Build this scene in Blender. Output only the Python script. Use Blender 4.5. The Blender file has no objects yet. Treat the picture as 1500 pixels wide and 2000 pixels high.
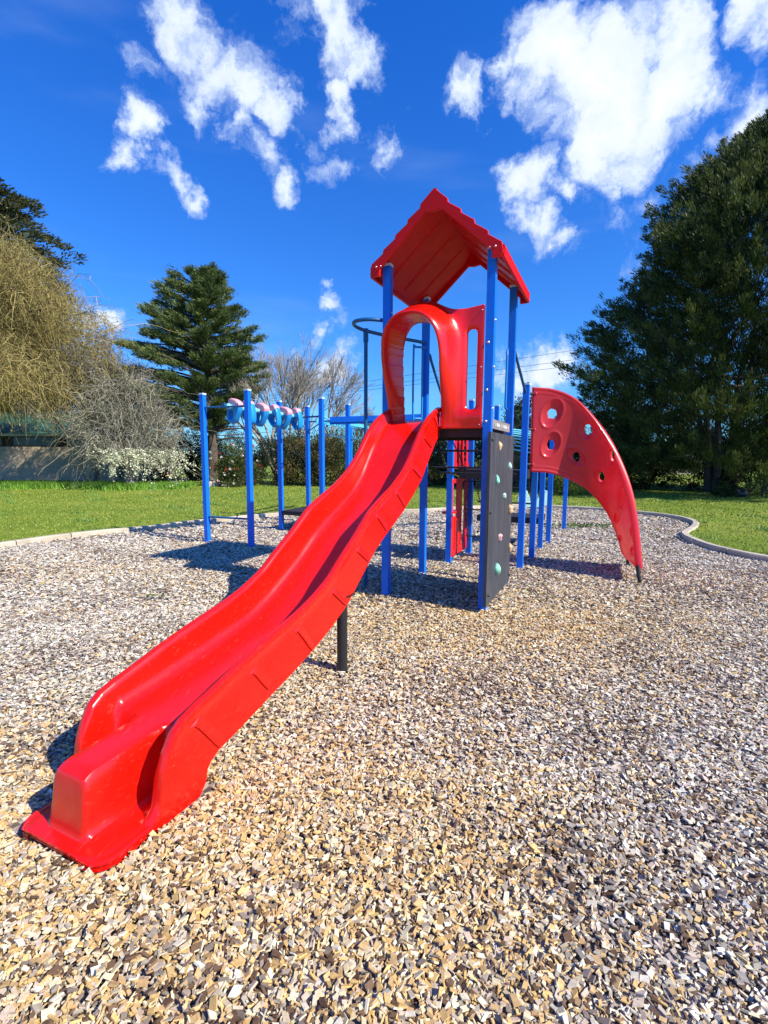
import bpy, bmesh, math, random
import numpy as np
from mathutils import Vector, Matrix
R = math.radians
random.seed(7); rng = np.random.default_rng(7)
sc = bpy.context.scene
# ------------------------------------------------------------------ camera, sun, sky, exposure
F, PITCH, ROLL, HC = 950.0, 0.1145, 0.0056, 1.5
cam = bpy.data.cameras.new('camera'); co = bpy.data.objects.new('camera', cam); sc.collection.objects.link(co)
co.location = (0, 0, HC)
co.rotation_euler = (Matrix.Rotation(math.pi/2-PITCH, 3, 'X') @ Matrix.Rotation(ROLL, 3, 'Z')).to_euler()
cam.sensor_fit = 'VERTICAL'; cam.sensor_height = 36; cam.lens = F/2000*36; cam.clip_start = .05; cam.clip_end = 3000
sc.camera = co
AZ, EL = R(31), R(40.8)
to_sun = Vector((math.cos(EL)*math.cos(AZ), -math.cos(EL)*math.sin(AZ), math.sin(EL)))
sl = bpy.data.lights.new('sun', 'SUN'); so = bpy.data.objects.new('sun', sl); sc.collection.objects.link(so)
sl.energy = 5.0; sl.angle = R(.5); sl.color = (1, .925, .77)
so.rotation_euler = to_sun.to_track_quat('Z', 'Y').to_euler()
sc.view_settings.view_transform = 'Standard'; sc.view_settings.look = 'None'; sc.view_settings.exposure = 0.56
SKY = 0.062

def ray(px, py):
    X = (px-750)/F; Y = (py-1000)/F
    X, Y = X*math.cos(ROLL)+Y*math.sin(ROLL), -X*math.sin(ROLL)+Y*math.cos(ROLL)
    c, s = math.cos(PITCH), math.sin(PITCH)
    return Vector((X, c-Y*s, -s-Y*c)).normalized()
# clouds: directions on the sky (azimuth/elevation of each puff) with angular radius and density
PUFFS = [(330,30,85,1),(385,95,75,1),(430,140,80,1),(480,180,72,1),(545,212,52,.9),(300,10,70,.9),(400,225,45,.7),(285,120,45,.5),
 (640,20,85,1),(655,75,72,1),(690,125,48,.9),(600,10,60,.9),(665,200,38,.95),(665,240,32,.9),(738,272,40,.95),
 (290,272,52,.95),(250,312,36,.8),(335,350,42,.85),(362,388,32,.8),(485,255,42,.8),(530,318,46,.9),(565,372,38,.9),
 (655,330,38,.62),(620,285,40,.35),(920,180,50,1),(985,108,36,.85),(1010,160,30,.6),(1090,110,90,1.15),(1165,185,135,1.3),(1255,205,115,1.25),
 (1300,85,66,1),(1150,262,85,1.15),(1075,50,66,.9),(1235,285,66,1),(1352,205,60,.8),(1390,190,40,.6),(1020,60,45,.6),
 (1040,350,62,1),(1100,362,38,.9),(1040,430,58,1),(1072,462,38,.95),(1000,330,40,.7),(1455,45,66,1.05),(1500,35,60,1),
 (1490,215,66,.95),(1430,270,55,.7),(1380,310,45,.5),(625,607,36,1.1),(605,632,26,.9),(660,702,48,.85),(692,706,26,.8),(605,680,30,.65),
 (1060,728,66,1.05),(1105,722,48,1.05),(1010,735,40,.8),(190,622,44,.95),(150,612,40,.8),(1195,345,28,.6),(1262,378,40,.5),(155,225,35,.35),(210,60,40,.35),(1180,430,90,.3)]
w = bpy.data.worlds.new('World'); sc.world = w; w.use_nodes = True
nt = w.node_tree; N = nt.nodes; Lk = nt.links; N.clear()
def nd(t, **k):
    n = N.new(t)
    for a, b in k.items(): setattr(n, a, b)
    return n
out = nd('ShaderNodeOutputWorld'); bg = nd('ShaderNodeBackground'); bg.inputs['Strength'].default_value = SKY
sky = nd('ShaderNodeTexSky', sky_type='NISHITA'); sky.sun_disc = False; sky.sun_elevation = EL; sky.sun_rotation = R(90)+AZ
sky.air_density = 1.0; sky.dust_density = .3; sky.ozone_density = 3.0
hs = nd('ShaderNodeHueSaturation'); hs.inputs['Saturation'].default_value = 1.32; hs.inputs['Value'].default_value = 1.0
Lk.new(sky.outputs[0], hs.inputs['Color'])
tc = nd('ShaderNodeTexCoord')
nz = nd('ShaderNodeTexNoise'); nz.inputs['Scale'].default_value = 6.5; nz.inputs['Detail'].default_value = 7; nz.inputs['Roughness'].default_value = .62
Lk.new(tc.outputs['Generated'], nz.inputs['Vector'])
sub = nd('ShaderNodeVectorMath', operation='SUBTRACT'); Lk.new(nz.outputs['Color'], sub.inputs[0]); sub.inputs[1].default_value = (.5, .5, .5)
sca = nd('ShaderNodeVectorMath', operation='SCALE'); Lk.new(sub.outputs[0], sca.inputs[0]); sca.inputs['Scale'].default_value = .19
wp = nd('ShaderNodeVectorMath', operation='ADD'); Lk.new(tc.outputs['Generated'], wp.inputs[0]); Lk.new(sca.outputs[0], wp.inputs[1])
prev = None
for (px, py, rr, den) in PUFFS:
    d0 = ray(px, py); rad = .5*((ray(px+rr, py)-ray(px-rr, py)).length)*1.22
    dn = nd('ShaderNodeVectorMath', operation='DISTANCE'); Lk.new(wp.outputs[0], dn.inputs[0]); dn.inputs[1].default_value = d0
    ma = nd('ShaderNodeMath', operation='MULTIPLY_ADD'); Lk.new(dn.outputs['Value'], ma.inputs[0]); ma.inputs[1].default_value = -den/rad; ma.inputs[2].default_value = den
    if prev is None: prev = ma
    else:
        mx = nd('ShaderNodeMath', operation='MAXIMUM'); Lk.new(prev.outputs[0], mx.inputs[0]); Lk.new(ma.outputs[0], mx.inputs[1]); prev = mx
nf = nd('ShaderNodeTexNoise'); nf.inputs['Scale'].default_value = 13; nf.inputs['Detail'].default_value = 8; nf.inputs['Roughness'].default_value = .62
Lk.new(wp.outputs[0], nf.inputs['Vector'])
m1 = nd('ShaderNodeMath', operation='MULTIPLY_ADD'); Lk.new(nf.outputs['Fac'], m1.inputs[0]); m1.inputs[1].default_value = 1.7; m1.inputs[2].default_value = -.90
m2 = nd('ShaderNodeMath', operation='ADD'); Lk.new(prev.outputs[0], m2.inputs[0]); Lk.new(m1.outputs[0], m2.inputs[1])
mr = nd('ShaderNodeMapRange', interpolation_type='SMOOTHSTEP'); Lk.new(m2.outputs[0], mr.inputs['Value'])
mr.inputs['From Min'].default_value = .02; mr.inputs['From Max'].default_value = .72; mr.inputs['To Max'].default_value = .97
# thin high veil
mpv = nd('ShaderNodeMapping'); mpv.inputs['Scale'].default_value = (1.2, 2.2, 7); Lk.new(tc.outputs['Generated'], mpv.inputs[0])
nv = nd('ShaderNodeTexNoise'); nv.inputs['Scale'].default_value = 1.6; nv.inputs['Detail'].default_value = 5; Lk.new(mpv.outputs[0], nv.inputs['Vector'])
mv = nd('ShaderNodeMapRange', interpolation_type='SMOOTHSTEP'); Lk.new(nv.outputs['Fac'], mv.inputs['Value']); mv.inputs['From Min'].default_value = .52; mv.inputs['From Max'].default_value = .8; mv.inputs['To Max'].default_value = .13
mm = nd('ShaderNodeMath', operation='MAXIMUM'); Lk.new(mr.outputs[0], mm.inputs[0]); Lk.new(mv.outputs[0], mm.inputs[1])
ccr = nd('ShaderNodeMapRange'); Lk.new(m2.outputs[0], ccr.inputs['Value']); ccr.inputs['From Min'].default_value = .2; ccr.inputs['From Max'].default_value = 1.15
ccm = nd('ShaderNodeMixRGB'); Lk.new(ccr.outputs[0], ccm.inputs['Fac'])
ccm.inputs[1].default_value = (.46/SKY, .58/SKY, .78/SKY, 1); ccm.inputs[2].default_value = (.72/SKY, .74/SKY, .78/SKY, 1)
mixc = nd('ShaderNodeMixRGB'); Lk.new(mm.outputs[0], mixc.inputs['Fac'])
sz_ = nd('ShaderNodeSeparateXYZ'); Lk.new(tc.outputs['Generated'], sz_.inputs[0])
ez = nd('ShaderNodeMapRange'); Lk.new(sz_.outputs['Z'], ez.inputs['Value']); ez.inputs['From Max'].default_value = .65
tint = nd('ShaderNodeMixRGB'); Lk.new(ez.outputs[0], tint.inputs['Fac']); tint.inputs[1].default_value = (.58, 1.30, 2.15, 1); tint.inputs[2].default_value = (.20, 1.16, 2.85, 1)
tm = nd('ShaderNodeMixRGB', blend_type='MULTIPLY'); tm.inputs['Fac'].default_value = 1; Lk.new(sky.outputs[0], tm.inputs[1]); Lk.new(tint.outputs[0], tm.inputs[2])
Lk.new(tm.outputs[0], mixc.inputs[1]); Lk.new(ccm.outputs[0], mixc.inputs[2])
Lk.new(mixc.outputs[0], bg.inputs['Color']); Lk.new(bg.outputs[0], out.inputs['Surface'])

# ------------------------------------------------------------------ helpers
def mat(name, col, rough=.6, spec=.5, coat=0, noise=0, nscale=8, bump=0, bscale=60, metal=0, attr=False, col2=None, trans=0, sheen=0):
    m = bpy.data.materials.new(name); m.use_nodes = True; t = m.node_tree; b = t.nodes['Principled BSDF']
    b.inputs['Base Color'].default_value = (*col, 1); b.inputs['Roughness'].default_value = rough; b.inputs['Specular IOR Level'].default_value = spec
    b.inputs['Metallic'].default_value = metal
    if coat: b.inputs['Coat Weight'].default_value = coat; b.inputs['Coat Roughness'].default_value = .12
    src = None
    tcn = t.nodes.new('ShaderNodeTexCoord')
    if attr:
        a = t.nodes.new('ShaderNodeAttribute'); a.attribute_name = 'Col'; src = a.outputs['Color']
    if noise:
        n = t.nodes.new('ShaderNodeTexNoise'); n.inputs['Scale'].default_value = nscale; n.inputs['Detail'].default_value = 6; n.inputs['Roughness'].default_value = .65
        t.links.new(tcn.outputs['Object'], n.inputs['Vector'])
        mp = t.nodes.new('ShaderNodeMapRange'); t.links.new(n.outputs['Fac'], mp.inputs['Value']); mp.inputs['From Min'].default_value = .3; mp.inputs['From Max'].default_value = .7
        mx = t.nodes.new('ShaderNodeMixRGB'); t.links.new(mp.outputs[0], mx.inputs['Fac'])
        c2 = col2 or tuple(c*(1-noise) for c in col); c1 = tuple(min(1, c*(1+noise*.5)) for c in col)
        mx.inputs[1].default_value = (*c1, 1); mx.inputs[2].default_value = (*c2, 1)
        if src:
            mx.inputs[1].default_value = (1, 1, 1, 1); mx.inputs[2].default_value = (1-noise, 1-noise, 1-noise, 1)
            mu = t.nodes.new('ShaderNodeMixRGB'); mu.blend_type = 'MULTIPLY'; mu.inputs['Fac'].default_value = 1
            t.links.new(src, mu.inputs[1]); t.links.new(mx.outputs[0], mu.inputs[2]); src = mu.outputs[0]
        else: src = mx.outputs[0]
        r2 = t.nodes.new('ShaderNodeMapRange'); t.links.new(n.outputs['Fac'], r2.inputs['Value']); r2.inputs['To Min'].default_value = max(.02, rough-.1); r2.inputs['To Max'].default_value = min(1, rough+.15)
        t.links.new(r2.outputs[0], b.inputs['Roughness'])
    if src: t.links.new(src, b.inputs['Base Color'])
    if bump:
        n = t.nodes.new('ShaderNodeTexNoise'); n.inputs['Scale'].default_value = bscale; n.inputs['Detail'].default_value = 4
        t.links.new(tcn.outputs['Object'], n.inputs['Vector'])
        bp = t.nodes.new('ShaderNodeBump'); bp.inputs['Strength'].default_value = bump; bp.inputs['Distance'].default_value = .01
        t.links.new(n.outputs['Fac'], bp.inputs['Height']); t.links.new(bp.outputs[0], b.inputs['Normal'])
    if trans:
        tr = t.nodes.new('ShaderNodeBsdfTranslucent'); ms = t.nodes.new('ShaderNodeMixShader'); ms.inputs[0].default_value = trans
        if src: t.links.new(src, tr.inputs['Color'])
        else: tr.inputs['Color'].default_value = (*col, 1)
        o = t.nodes['Material Output']; t.links.new(b.outputs[0], ms.inputs[1]); t.links.new(tr.outputs[0], ms.inputs[2]); t.links.new(ms.outputs[0], o.inputs['Surface'])
    return m
RED = mat('red_plastic', (.75, .0075, .003), .22, .5, .12, noise=.10, nscale=5, bump=.02, bscale=140)
def scuff(m, col, s1=(3, 3, 3), thr=.58, amt=.5):
    t = m.node_tree; b = t.nodes['Principled BSDF']; g = t.nodes.new('ShaderNodeTexCoord'); mp = t.nodes.new('ShaderNodeMapping'); mp.inputs['Rotation'].default_value = (.35, 0, -.44); mp.inputs['Scale'].default_value = s1
    n = t.nodes.new('ShaderNodeTexNoise'); n.inputs['Scale'].default_value = 6; n.inputs['Detail'].default_value = 9; n.inputs['Roughness'].default_value = .75; t.links.new(g.outputs['Object'], mp.inputs[0]); t.links.new(mp.outputs[0], n.inputs['Vector'])
    r_ = t.nodes.new('ShaderNodeMapRange'); t.links.new(n.outputs['Fac'], r_.inputs[0]); r_.inputs['From Min'].default_value = thr; r_.inputs['From Max'].default_value = thr+.12; r_.inputs['To Max'].default_value = amt
    mx = t.nodes.new('ShaderNodeMixRGB'); l = b.inputs['Base Color'].links[0]; t.links.new(l.from_socket, mx.inputs[1]); mx.inputs[2].default_value = (*col, 1); t.links.new(r_.outputs[0], mx.inputs[0]); t.links.new(mx.outputs[0], b.inputs['Base Color'])
scuff(RED, (.62, .10, .07), (11, 1.0, 11), .575, .5)
RED2 = mat('pale_red_plastic', (.86, .060, .075), .32, .5, .35, noise=.12, nscale=4, bump=.02, bscale=120, trans=.5)  # paler, pinker red than the slide plastic, partly translucent
REDP = mat('red_panel', (.78, .01, .012), .35, .5, noise=.12)
BLUE = mat('blue_powdercoat', (.005, .165, .76), .38, .4, noise=.14, nscale=9)
scuff(BLUE, (.05, .19, .55), (5, 5, 5), .62, .4)
BLUE2 = mat('cyan_blue_paint', (.012, .22, .62), .35, .5, noise=.1)
TEAL = mat('steel_blue_pipe', (.008, .10, .26), .35, .5, noise=.2)
CYAN = mat('cyan_paint', (.10, .52, .72), .4, .4, noise=.1)
CYANP = mat('pale_cyan_plastic', (.22, .62, .70), .4, .4, noise=.08)
PINK = mat('pink_plastic', (.88, .38, .42), .42, .4, noise=.1)
PODB = mat('blue_plastic', (.012, .27, .66), .35, .4, noise=.1)
CAPW = mat('white_cap', (.62, .70, .80), .5)
BLACK = mat('black_coated_steel', (.018, .018, .02), .42, .5, noise=.2)
DECK = mat('brown_black_deck', (.028, .022, .022), .6, .4, noise=.3, bump=.2, bscale=200)
STEEL = mat('steel', (.65, .65, .66), .3, .5, metal=.9)
ROOFR = mat('roof_red_plastic', (.62, .004, .003), .42, .25, noise=.12, nscale=5)
HAND = {k: mat('hold_'+k, c, .55, .4, noise=.2, nscale=20, bump=.4, bscale=60) for k, c in dict(tan=(.66, .42, .24), mint=(.25, .58, .42), pale=(.45, .66, .54), pink=(.66, .36, .36)).items()}
TREAD = mat('hold_black', (.02, .02, .022), .5)
# climbing wall: dark grey board with pale vertical scuffs
def wallmat():
    m = mat('grey_board', (.075, .085, .10), .55, .4); t = m.node_tree; b = t.nodes['Principled BSDF']
    tcn = t.nodes.new('ShaderNodeTexCoord'); mp = t.nodes.new('ShaderNodeMapping'); mp.inputs['Scale'].default_value = (14, 14, 1.3)
    n = t.nodes.new('ShaderNodeTexNoise'); n.inputs['Scale'].default_value = 1.6; n.inputs['Detail'].default_value = 7; n.inputs['Roughness'].default_value = .7
    cr = t.nodes.new('ShaderNodeValToRGB'); cr.color_ramp.elements[0].position = .40; cr.color_ramp.elements[0].color = (.030, .035, .043, 1)
    cr.color_ramp.elements[1].position = .80; cr.color_ramp.elements[1].color = (.10, .105, .12, 1)
    t.links.new(tcn.outputs['Object'], mp.inputs[0]); t.links.new(mp.outputs[0], n.inputs['Vector']); t.links.new(n.outputs['Fac'], cr.inputs[0]); t.links.new(cr.outputs[0], b.inputs['Base Color'])
    return m
WALLM = wallmat()
FOL = mat('foliage', (.1, .1, .1), .55, .35, attr=True, trans=.18)
TWIG = mat('twigs', (.1, .1, .1), .8, .2, attr=True)
BARK = mat('bark', (.12, .095, .075), .9, .2, noise=.5, nscale=6, bump=1, bscale=12)
BARKG = mat('pale_bark', (.30, .27, .23), .9, .2, noise=.4, nscale=6)
YAW = .437
U2 = Vector((-math.cos(YAW), math.sin(YAW), 0)); V2 = Vector((math.sin(YAW), math.cos(YAW), 0))
def W(u, v, z=0.): p = U2*u+V2*v; return Vector((p.x, p.y, z))
UVM = np.array([[U2.x, U2.y, 0], [V2.x, V2.y, 0], [0, 0, 1.]])
def A3_(*a): return np.array(a)[None]
def link(o, parent=None):
    sc.collection.objects.link(o)
    if parent is not None: o.parent = parent
    return o
def tag(o, label=None, cat=None, group=None, kind=None):
    if label: o['label'] = label
    if cat: o['category'] = cat
    if group: o['group'] = group
    if kind: o['kind'] = kind
    return o
def empty(name, loc=(0, 0, 0)):
    o = bpy.data.objects.new(name, None); o.location = loc; o.empty_display_size = .2; return link(o)
def npmesh(name, V, Fc, m, parent=None, col=None, smooth=False, angle=None):
    V = np.asarray(V, dtype=np.float32); me = bpy.data.meshes.new(name)
    if isinstance(Fc, np.ndarray):
        k = Fc.shape[1]; nf_ = len(Fc)
        me.vertices.add(len(V)); me.vertices.foreach_set('co', V.ravel())
        me.loops.add(nf_*k); me.loops.foreach_set('vertex_index', Fc.astype(np.int32).ravel())
        me.polygons.add(nf_); me.polygons.foreach_set('loop_start', (np.arange(nf_)*k).astype(np.int32)); me.polygons.foreach_set('loop_total', np.full(nf_, k, np.int32))
        me.update(calc_edges=True); me.validate()
    else:
        me.from_pydata([tuple(map(float, p)) for p in V], [], [tuple(int(i) for i in f) for f in Fc]); me.update()
    if col is not None:
        a = me.color_attributes.new('Col', 'FLOAT_COLOR', 'POINT'); c = np.ones((len(V), 4), np.float32); c[:, :3] = col; a.data.foreach_set('color', c.ravel())
    me.materials.append(m)
    me.polygons.foreach_set('use_smooth', np.full(len(me.polygons), bool(smooth)))
    if smooth and angle: me.set_sharp_from_angle(angle=R(angle))
    o = bpy.data.objects.new(name, me); return link(o, parent)
def bmobj(name, bm, m, parent=None, smooth=False, bevel=0, angle=35):
    if bevel: bmesh.ops.bevel(bm, geom=[e for e in bm.edges if e.calc_length() > bevel*2.2 and len(e.link_faces) == 2 and e.calc_face_angle(0) > .5], offset=bevel, segments=2, affect='EDGES', profile=.6)
    bmesh.ops.recalc_face_normals(bm, faces=bm.faces)
    me = bpy.data.meshes.new(name); bm.to_mesh(me); bm.free(); me.materials.append(m)
    if smooth or bevel:
        me.polygons.foreach_set('use_smooth', np.ones(len(me.polygons), bool)); me.set_sharp_from_angle(angle=R(angle))
    return link(bpy.data.objects.new(name, me), parent)
def box(bm, cu, cv, cz, su, sv, sz, skew=None):   # box aligned with the play structure's axes
    vs = []
    for a in (-.5, .5):
        for b in (-.5, .5):
            for c in (-.5, .5): vs.append(bm.verts.new(W(cu+a*su, cv+b*sv, cz+c*sz)))
    for f in ((0, 1, 3, 2), (4, 6, 7, 5), (0, 4, 5, 1), (2, 3, 7, 6), (0, 2, 6, 4), (1, 5, 7, 3)): bm.faces.new([vs[i] for i in f])
def frames(P):
    P = [Vector(p) for p in P]; n = len(P); T = []
    for i in range(n): T.append((P[min(i+1, n-1)]-P[max(i-1, 0)]).normalized())
    up = Vector((0, 0, 1)) if abs(T[0].z) < .95 else Vector((1, 0, 0))
    X = T[0].cross(up).normalized(); fr = []
    for i in range(n):
        X = (X-T[i]*X.dot(T[i])).normalized(); fr.append((P[i], X, T[i].cross(X)))
    return fr
def tube(bm, P, r, seg=10, closed=False, caps=True):
    fr = frames(P); n = len(fr); rr = r if hasattr(r, '__len__') else [r]*n; rings = []
    for (p, x, y), q in zip(fr, rr):
        rings.append([bm.verts.new(p+(x*math.cos(2*math.pi*k/seg)+y*math.sin(2*math.pi*k/seg))*q) for k in range(seg)])
    for i in range(n-1+(1 if closed else 0)):
        a, b = rings[i], rings[(i+1) % n]
        for k in range(seg): bm.faces.new((a[k], a[(k+1) % seg], b[(k+1) % seg], b[k]))
    if caps and not closed: bm.faces.new(rings[0][::-1]); bm.faces.new(rings[-1])
def smoothpath(P, n=6):
    P = [Vector(p) for p in P]; out_ = []
    Q = [P[0]*2-P[1]]+P+[P[-1]*2-P[-2]]
    for i in range(1, len(Q)-2):
        for k in range(n):
            t = k/n; a, b, c, d = Q[i-1], Q[i], Q[i+1], Q[i+2]
            out_.append(.5*((2*b)+(c-a)*t+(2*a-5*b+4*c-d)*t*t+(3*b-a-3*c+d)*t**3))
    out_.append(P[-1]); return out_
def tubeobj(name, P, r, m, parent, seg=10, sm=0, closed=False):
    bm = bmesh.new(); tube(bm, smoothpath(P, sm) if sm else P, r, seg, closed); return bmobj(name, bm, m, parent, smooth=True, angle=50)
def plate(name, outline, holes, depth, bev, m, parent, M):   # flat panel with holes, thickness along local z, placed by matrix M
    cu = bpy.data.curves.new(name, 'CURVE'); cu.dimensions = '2D'; cu.fill_mode = 'BOTH'; cu.extrude = depth/2-bev; cu.bevel_depth = bev; cu.bevel_resolution = 1; cu.offset = -bev
    for poly in [outline]+holes:
        s = cu.splines.new('POLY'); s.points.add(len(poly)-1)
        for p, q in zip(s.points, poly): p.co = (q[0], q[1], 0, 1)
        s.use_cyclic_u = True
    t = bpy.data.objects.new('tmp', cu); sc.collection.objects.link(t)
    dg = bpy.context.evaluated_depsgraph_get(); me = bpy.data.meshes.new_from_object(t.evaluated_get(dg)); bpy.data.objects.remove(t)
    me.name = name; me.transform(M); me.materials.clear(); me.materials.append(m)
    me.polygons.foreach_set('use_smooth', np.ones(len(me.polygons), bool)); me.set_sharp_from_angle(angle=R(30))
    return link(bpy.data.objects.new(name, me), parent)
def rrect(x0, y0, x1, y1, r=.03, n=4):
    P = []
    for cx, cy, a in ((x1-r, y1-r, 0), (x0+r, y1-r, 90), (x0+r, y0+r, 180), (x1-r, y0+r, 270)):
        for k in range(n+1): t = R(a+90*k/n); P.append((cx+r*math.cos(t), cy+r*math.sin(t)))
    return P
def MUV(u, v, z, axis):  # local x,y -> panel plane.  axis 'u': panel spans u and z (faces v); 'v': panel spans v and z (faces u)
    X = U2 if axis == 'u' else V2; Z = Vector((0, 0, 1)); Nn = X.cross(Z); o = W(u, v, z)
    return Matrix(((X.x, Z.x, Nn.x, o.x), (X.y, Z.y, Nn.y, o.y), (X.z, Z.z, Nn.z, o.z), (0, 0, 0, 1)))

# ------------------------------------------------------------------ ground
KERB = [(-7.4, -6), (-7.2, 0), (-6.7, 4), (-6.33, 6.8), (-6.12, 7.75), (-5.8, 8.45), (-5.28, 9.05), (-4.63, 9.75), (-3.97, 10.67), (-3.08, 11.6), (-2.1, 12.4), (-.7, 12.85), (.7, 12.98), (1.6, 13.4), (2.8, 14.1), (4.0, 14.5), (5.1, 14.25), (6.36, 13.35), (7.1, 12.2), (7.1, 11.1), (6.5, 10.1), (5.72, 9.15), (5.4, 8.1), (5.45, 7.4), (5.62, 6.9), (6.2, 5.4), (7, 3), (7.4, 0), (7.6, -6)]
KP = [(p.x, p.y) for p in smoothpath([(x, y, 0) for x, y in KERB], 6)]
KPn = np.array(KP)
def inside(x, y):
    x = np.asarray(x); y = np.asarray(y); c = np.zeros(x.shape, bool); n = len(KPn)
    for i in range(n):
        x1, y1 = KPn[i]; x2, y2 = KPn[(i+1) % n]
        if y1 == y2: continue
        c ^= ((y1 > y) != (y2 > y)) & (x < (x2-x1)*(y-y1)/(y2-y1)+x1)
    return c
def groundmat():
    m = bpy.data.materials.new('bark_chip_bed'); m.use_nodes = True; t = m.node_tree; b = t.nodes['Principled BSDF']; n = t.nodes; l = t.links
    b.inputs['Roughness'].default_value = .9; b.inputs['Specular IOR Level'].default_value = .15
    g = n.new('ShaderNodeTexCoord')
    v = n.new('ShaderNodeTexVoronoi'); v.inputs['Scale'].default_value = 34; l.new(g.outputs['Object'], v.inputs['Vector'])
    cr = n.new('ShaderNodeValToRGB'); e = cr.color_ramp.elements; e[0].color = (.10, .065, .05, 1); e[1].color = (.62, .56, .49, 1); e.new(.35).color = (.27, .21, .17, 1); e.new(.7).color = (.46, .38, .30, 1)
    sx = n.new('ShaderNodeSeparateColor'); l.new(v.outputs['Color'], sx.inputs[0]); l.new(sx.outputs[0], cr.inputs[0]); l.new(cr.outputs[0], b.inputs['Base Color'])
    bp = n.new('ShaderNodeBump'); bp.inputs['Strength'].default_value = 1; bp.inputs['Distance'].default_value = .02; l.new(sx.outputs[1], bp.inputs['Height']); l.new(bp.outputs[0], b.inputs['Normal'])
    return m
# bark bed sheet inside the kerb
bm = bmesh.new(); vs = [bm.verts.new((x, y, 0)) for x, y in KP]; f = bm.faces.new(vs); bmesh.ops.triangulate(bm, faces=[f])
tag(bmobj('bark_bed', bm, groundmat()), kind='structure')
# lawn: one sheet reaching the horizon, a few cm lower than the bark bed under it, rising to kerb top outside
def lawnmat():
    m = bpy.data.materials.new('lawn_grass'); m.use_nodes = True; t = m.node_tree; b = t.nodes['Principled BSDF']; n = t.nodes; l = t.links
    b.inputs['Roughness'].default_value = .85; b.inputs['Specular IOR Level'].default_value = .15
    g = n.new('ShaderNodeTexCoord')
    n1 = n.new('ShaderNodeTexNoise'); n1.inputs['Scale'].default_value = .45; n1.inputs['Detail'].default_value = 8; n1.inputs['Roughness'].default_value = .7; l.new(g.outputs['Object'], n1.inputs['Vector'])
    cr = n.new('ShaderNodeValToRGB'); e = cr.color_ramp.elements; e[0].position = .32; e[0].color = (.13, .20, .018, 1); e[1].position = .7; e[1].color = (.30, .32, .055, 1); e.new(.5).color = (.19, .26, .028, 1)
    l.new(n1.outputs['Fac'], cr.inputs[0])
    n2 = n.new('ShaderNodeTexNoise'); n2.inputs['Scale'].default_value = 22; n2.inputs['Detail'].default_value = 6; n2.inputs['Roughness'].default_value = .8; l.new(g.outputs['Object'], n2.inputs['Vector'])
    mp = n.new('ShaderNodeMapRange'); l.new(n2.outputs['Fac'], mp.inputs[0]); mp.inputs['From Min'].default_value = .3; mp.inputs['From Max'].default_value = .7; mp.inputs['To Min'].default_value = .55; mp.inputs['To Max'].default_value = 1.25
    mu = n.new('ShaderNodeMixRGB'); mu.blend_type = 'MULTIPLY'; mu.inputs[0].default_value = 1; l.new(cr.outputs[0], mu.inputs[1]); l.new(mp.outputs[0], mu.inputs[2]); l.new(mu.outputs[0], b.inputs['Base Color'])
    bp = n.new('ShaderNodeBump'); bp.inputs['Strength'].default_value = .8; bp.inputs['Distance'].default_value = .03; l.new(n2.outputs['Fac'], bp.inputs['Height']); l.new(bp.outputs[0], b.inputs['Normal'])
    return m
LAWN = lawnmat()
bm = bmesh.new(); ctr = Vector((0, 5, 0)); n = len(KP); rings = []
nrm = []
for i, (x, y) in enumerate(KP):
    a = Vector((*KP[max(i-1, 0)], 0)); c = Vector((*KP[min(i+1, n-1)], 0)); tt = (c-a).normalized(); nrm.append(Vector((-tt.y, tt.x, 0)))   # outward for this winding
offs = [(.05, .03)]
r0 = [bm.verts.new((x+q.x*.05, y+q.y*.05, .055)) for (x, y), q in zip(KP, nrm)]
r1 = []
for (x, y), q in zip(KP, nrm):
    d = (Vector((x, y, 0))-ctr).normalized(); r1.append(bm.verts.new((x+d.x*14, y+d.y*14, .06)))
r2 = []
for (x, y), q in zip(KP, nrm):
    d = (Vector((x, y, 0))-ctr).normalized(); r2.append(bm.verts.new((x+d.x*900, y+d.y*900, .06)))
for i in range(n):
    j = (i+1) % n
    bm.faces.new((r0[i], r0[j], r1[j], r1[i])); bm.faces.new((r1[i], r1[j], r2[j], r2[i]))
bmesh.ops.recalc_face_normals(bm, faces=bm.faces)
if sum(f.normal.z*f.calc_area() for f in bm.faces) < 0: bmesh.ops.reverse_faces(bm, faces=bm.faces)
me = bpy.data.meshes.new('lawn'); bm.to_mesh(me); bm.free(); me.materials.append(LAWN); tag(link(bpy.data.objects.new('lawn', me)), kind='structure')
# concrete kerb
KM = mat('concrete_kerb', (.52, .45, .34), .85, .2, noise=.35, nscale=2.2, bump=.6, bscale=40)
bm = bmesh.new(); prof = [(-.065, -.05), (-.062, .075), (-.045, .092), (.05, .092), (.068, .075), (.07, -.05)]; rows = []
for (x, y), q in zip(KP, nrm):
    jz = .004*math.sin(x*3+y*2); rows.append([bm.verts.new((x+q.x*a, y+q.y*a, b_+jz)) for a, b_ in prof])
for i in range(len(rows)-1):
    nxt = rows[i+1]
    if i % 7 == 3:      # open joint between two kerb lengths
        d_ = (rows[i+1][0].co-rows[i][0].co); d_ = d_/d_.length*.014; nxt = [bm.verts.new(q.co-d_) for q in rows[i+1]]; bm.faces.new(nxt)
    for k in range(len(prof)-1): bm.faces.new((rows[i][k], nxt[k], nxt[k+1], rows[i][k+1]))
tag(bmobj('kerb', bm, KM, smooth=True, angle=40), kind='structure')

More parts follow.
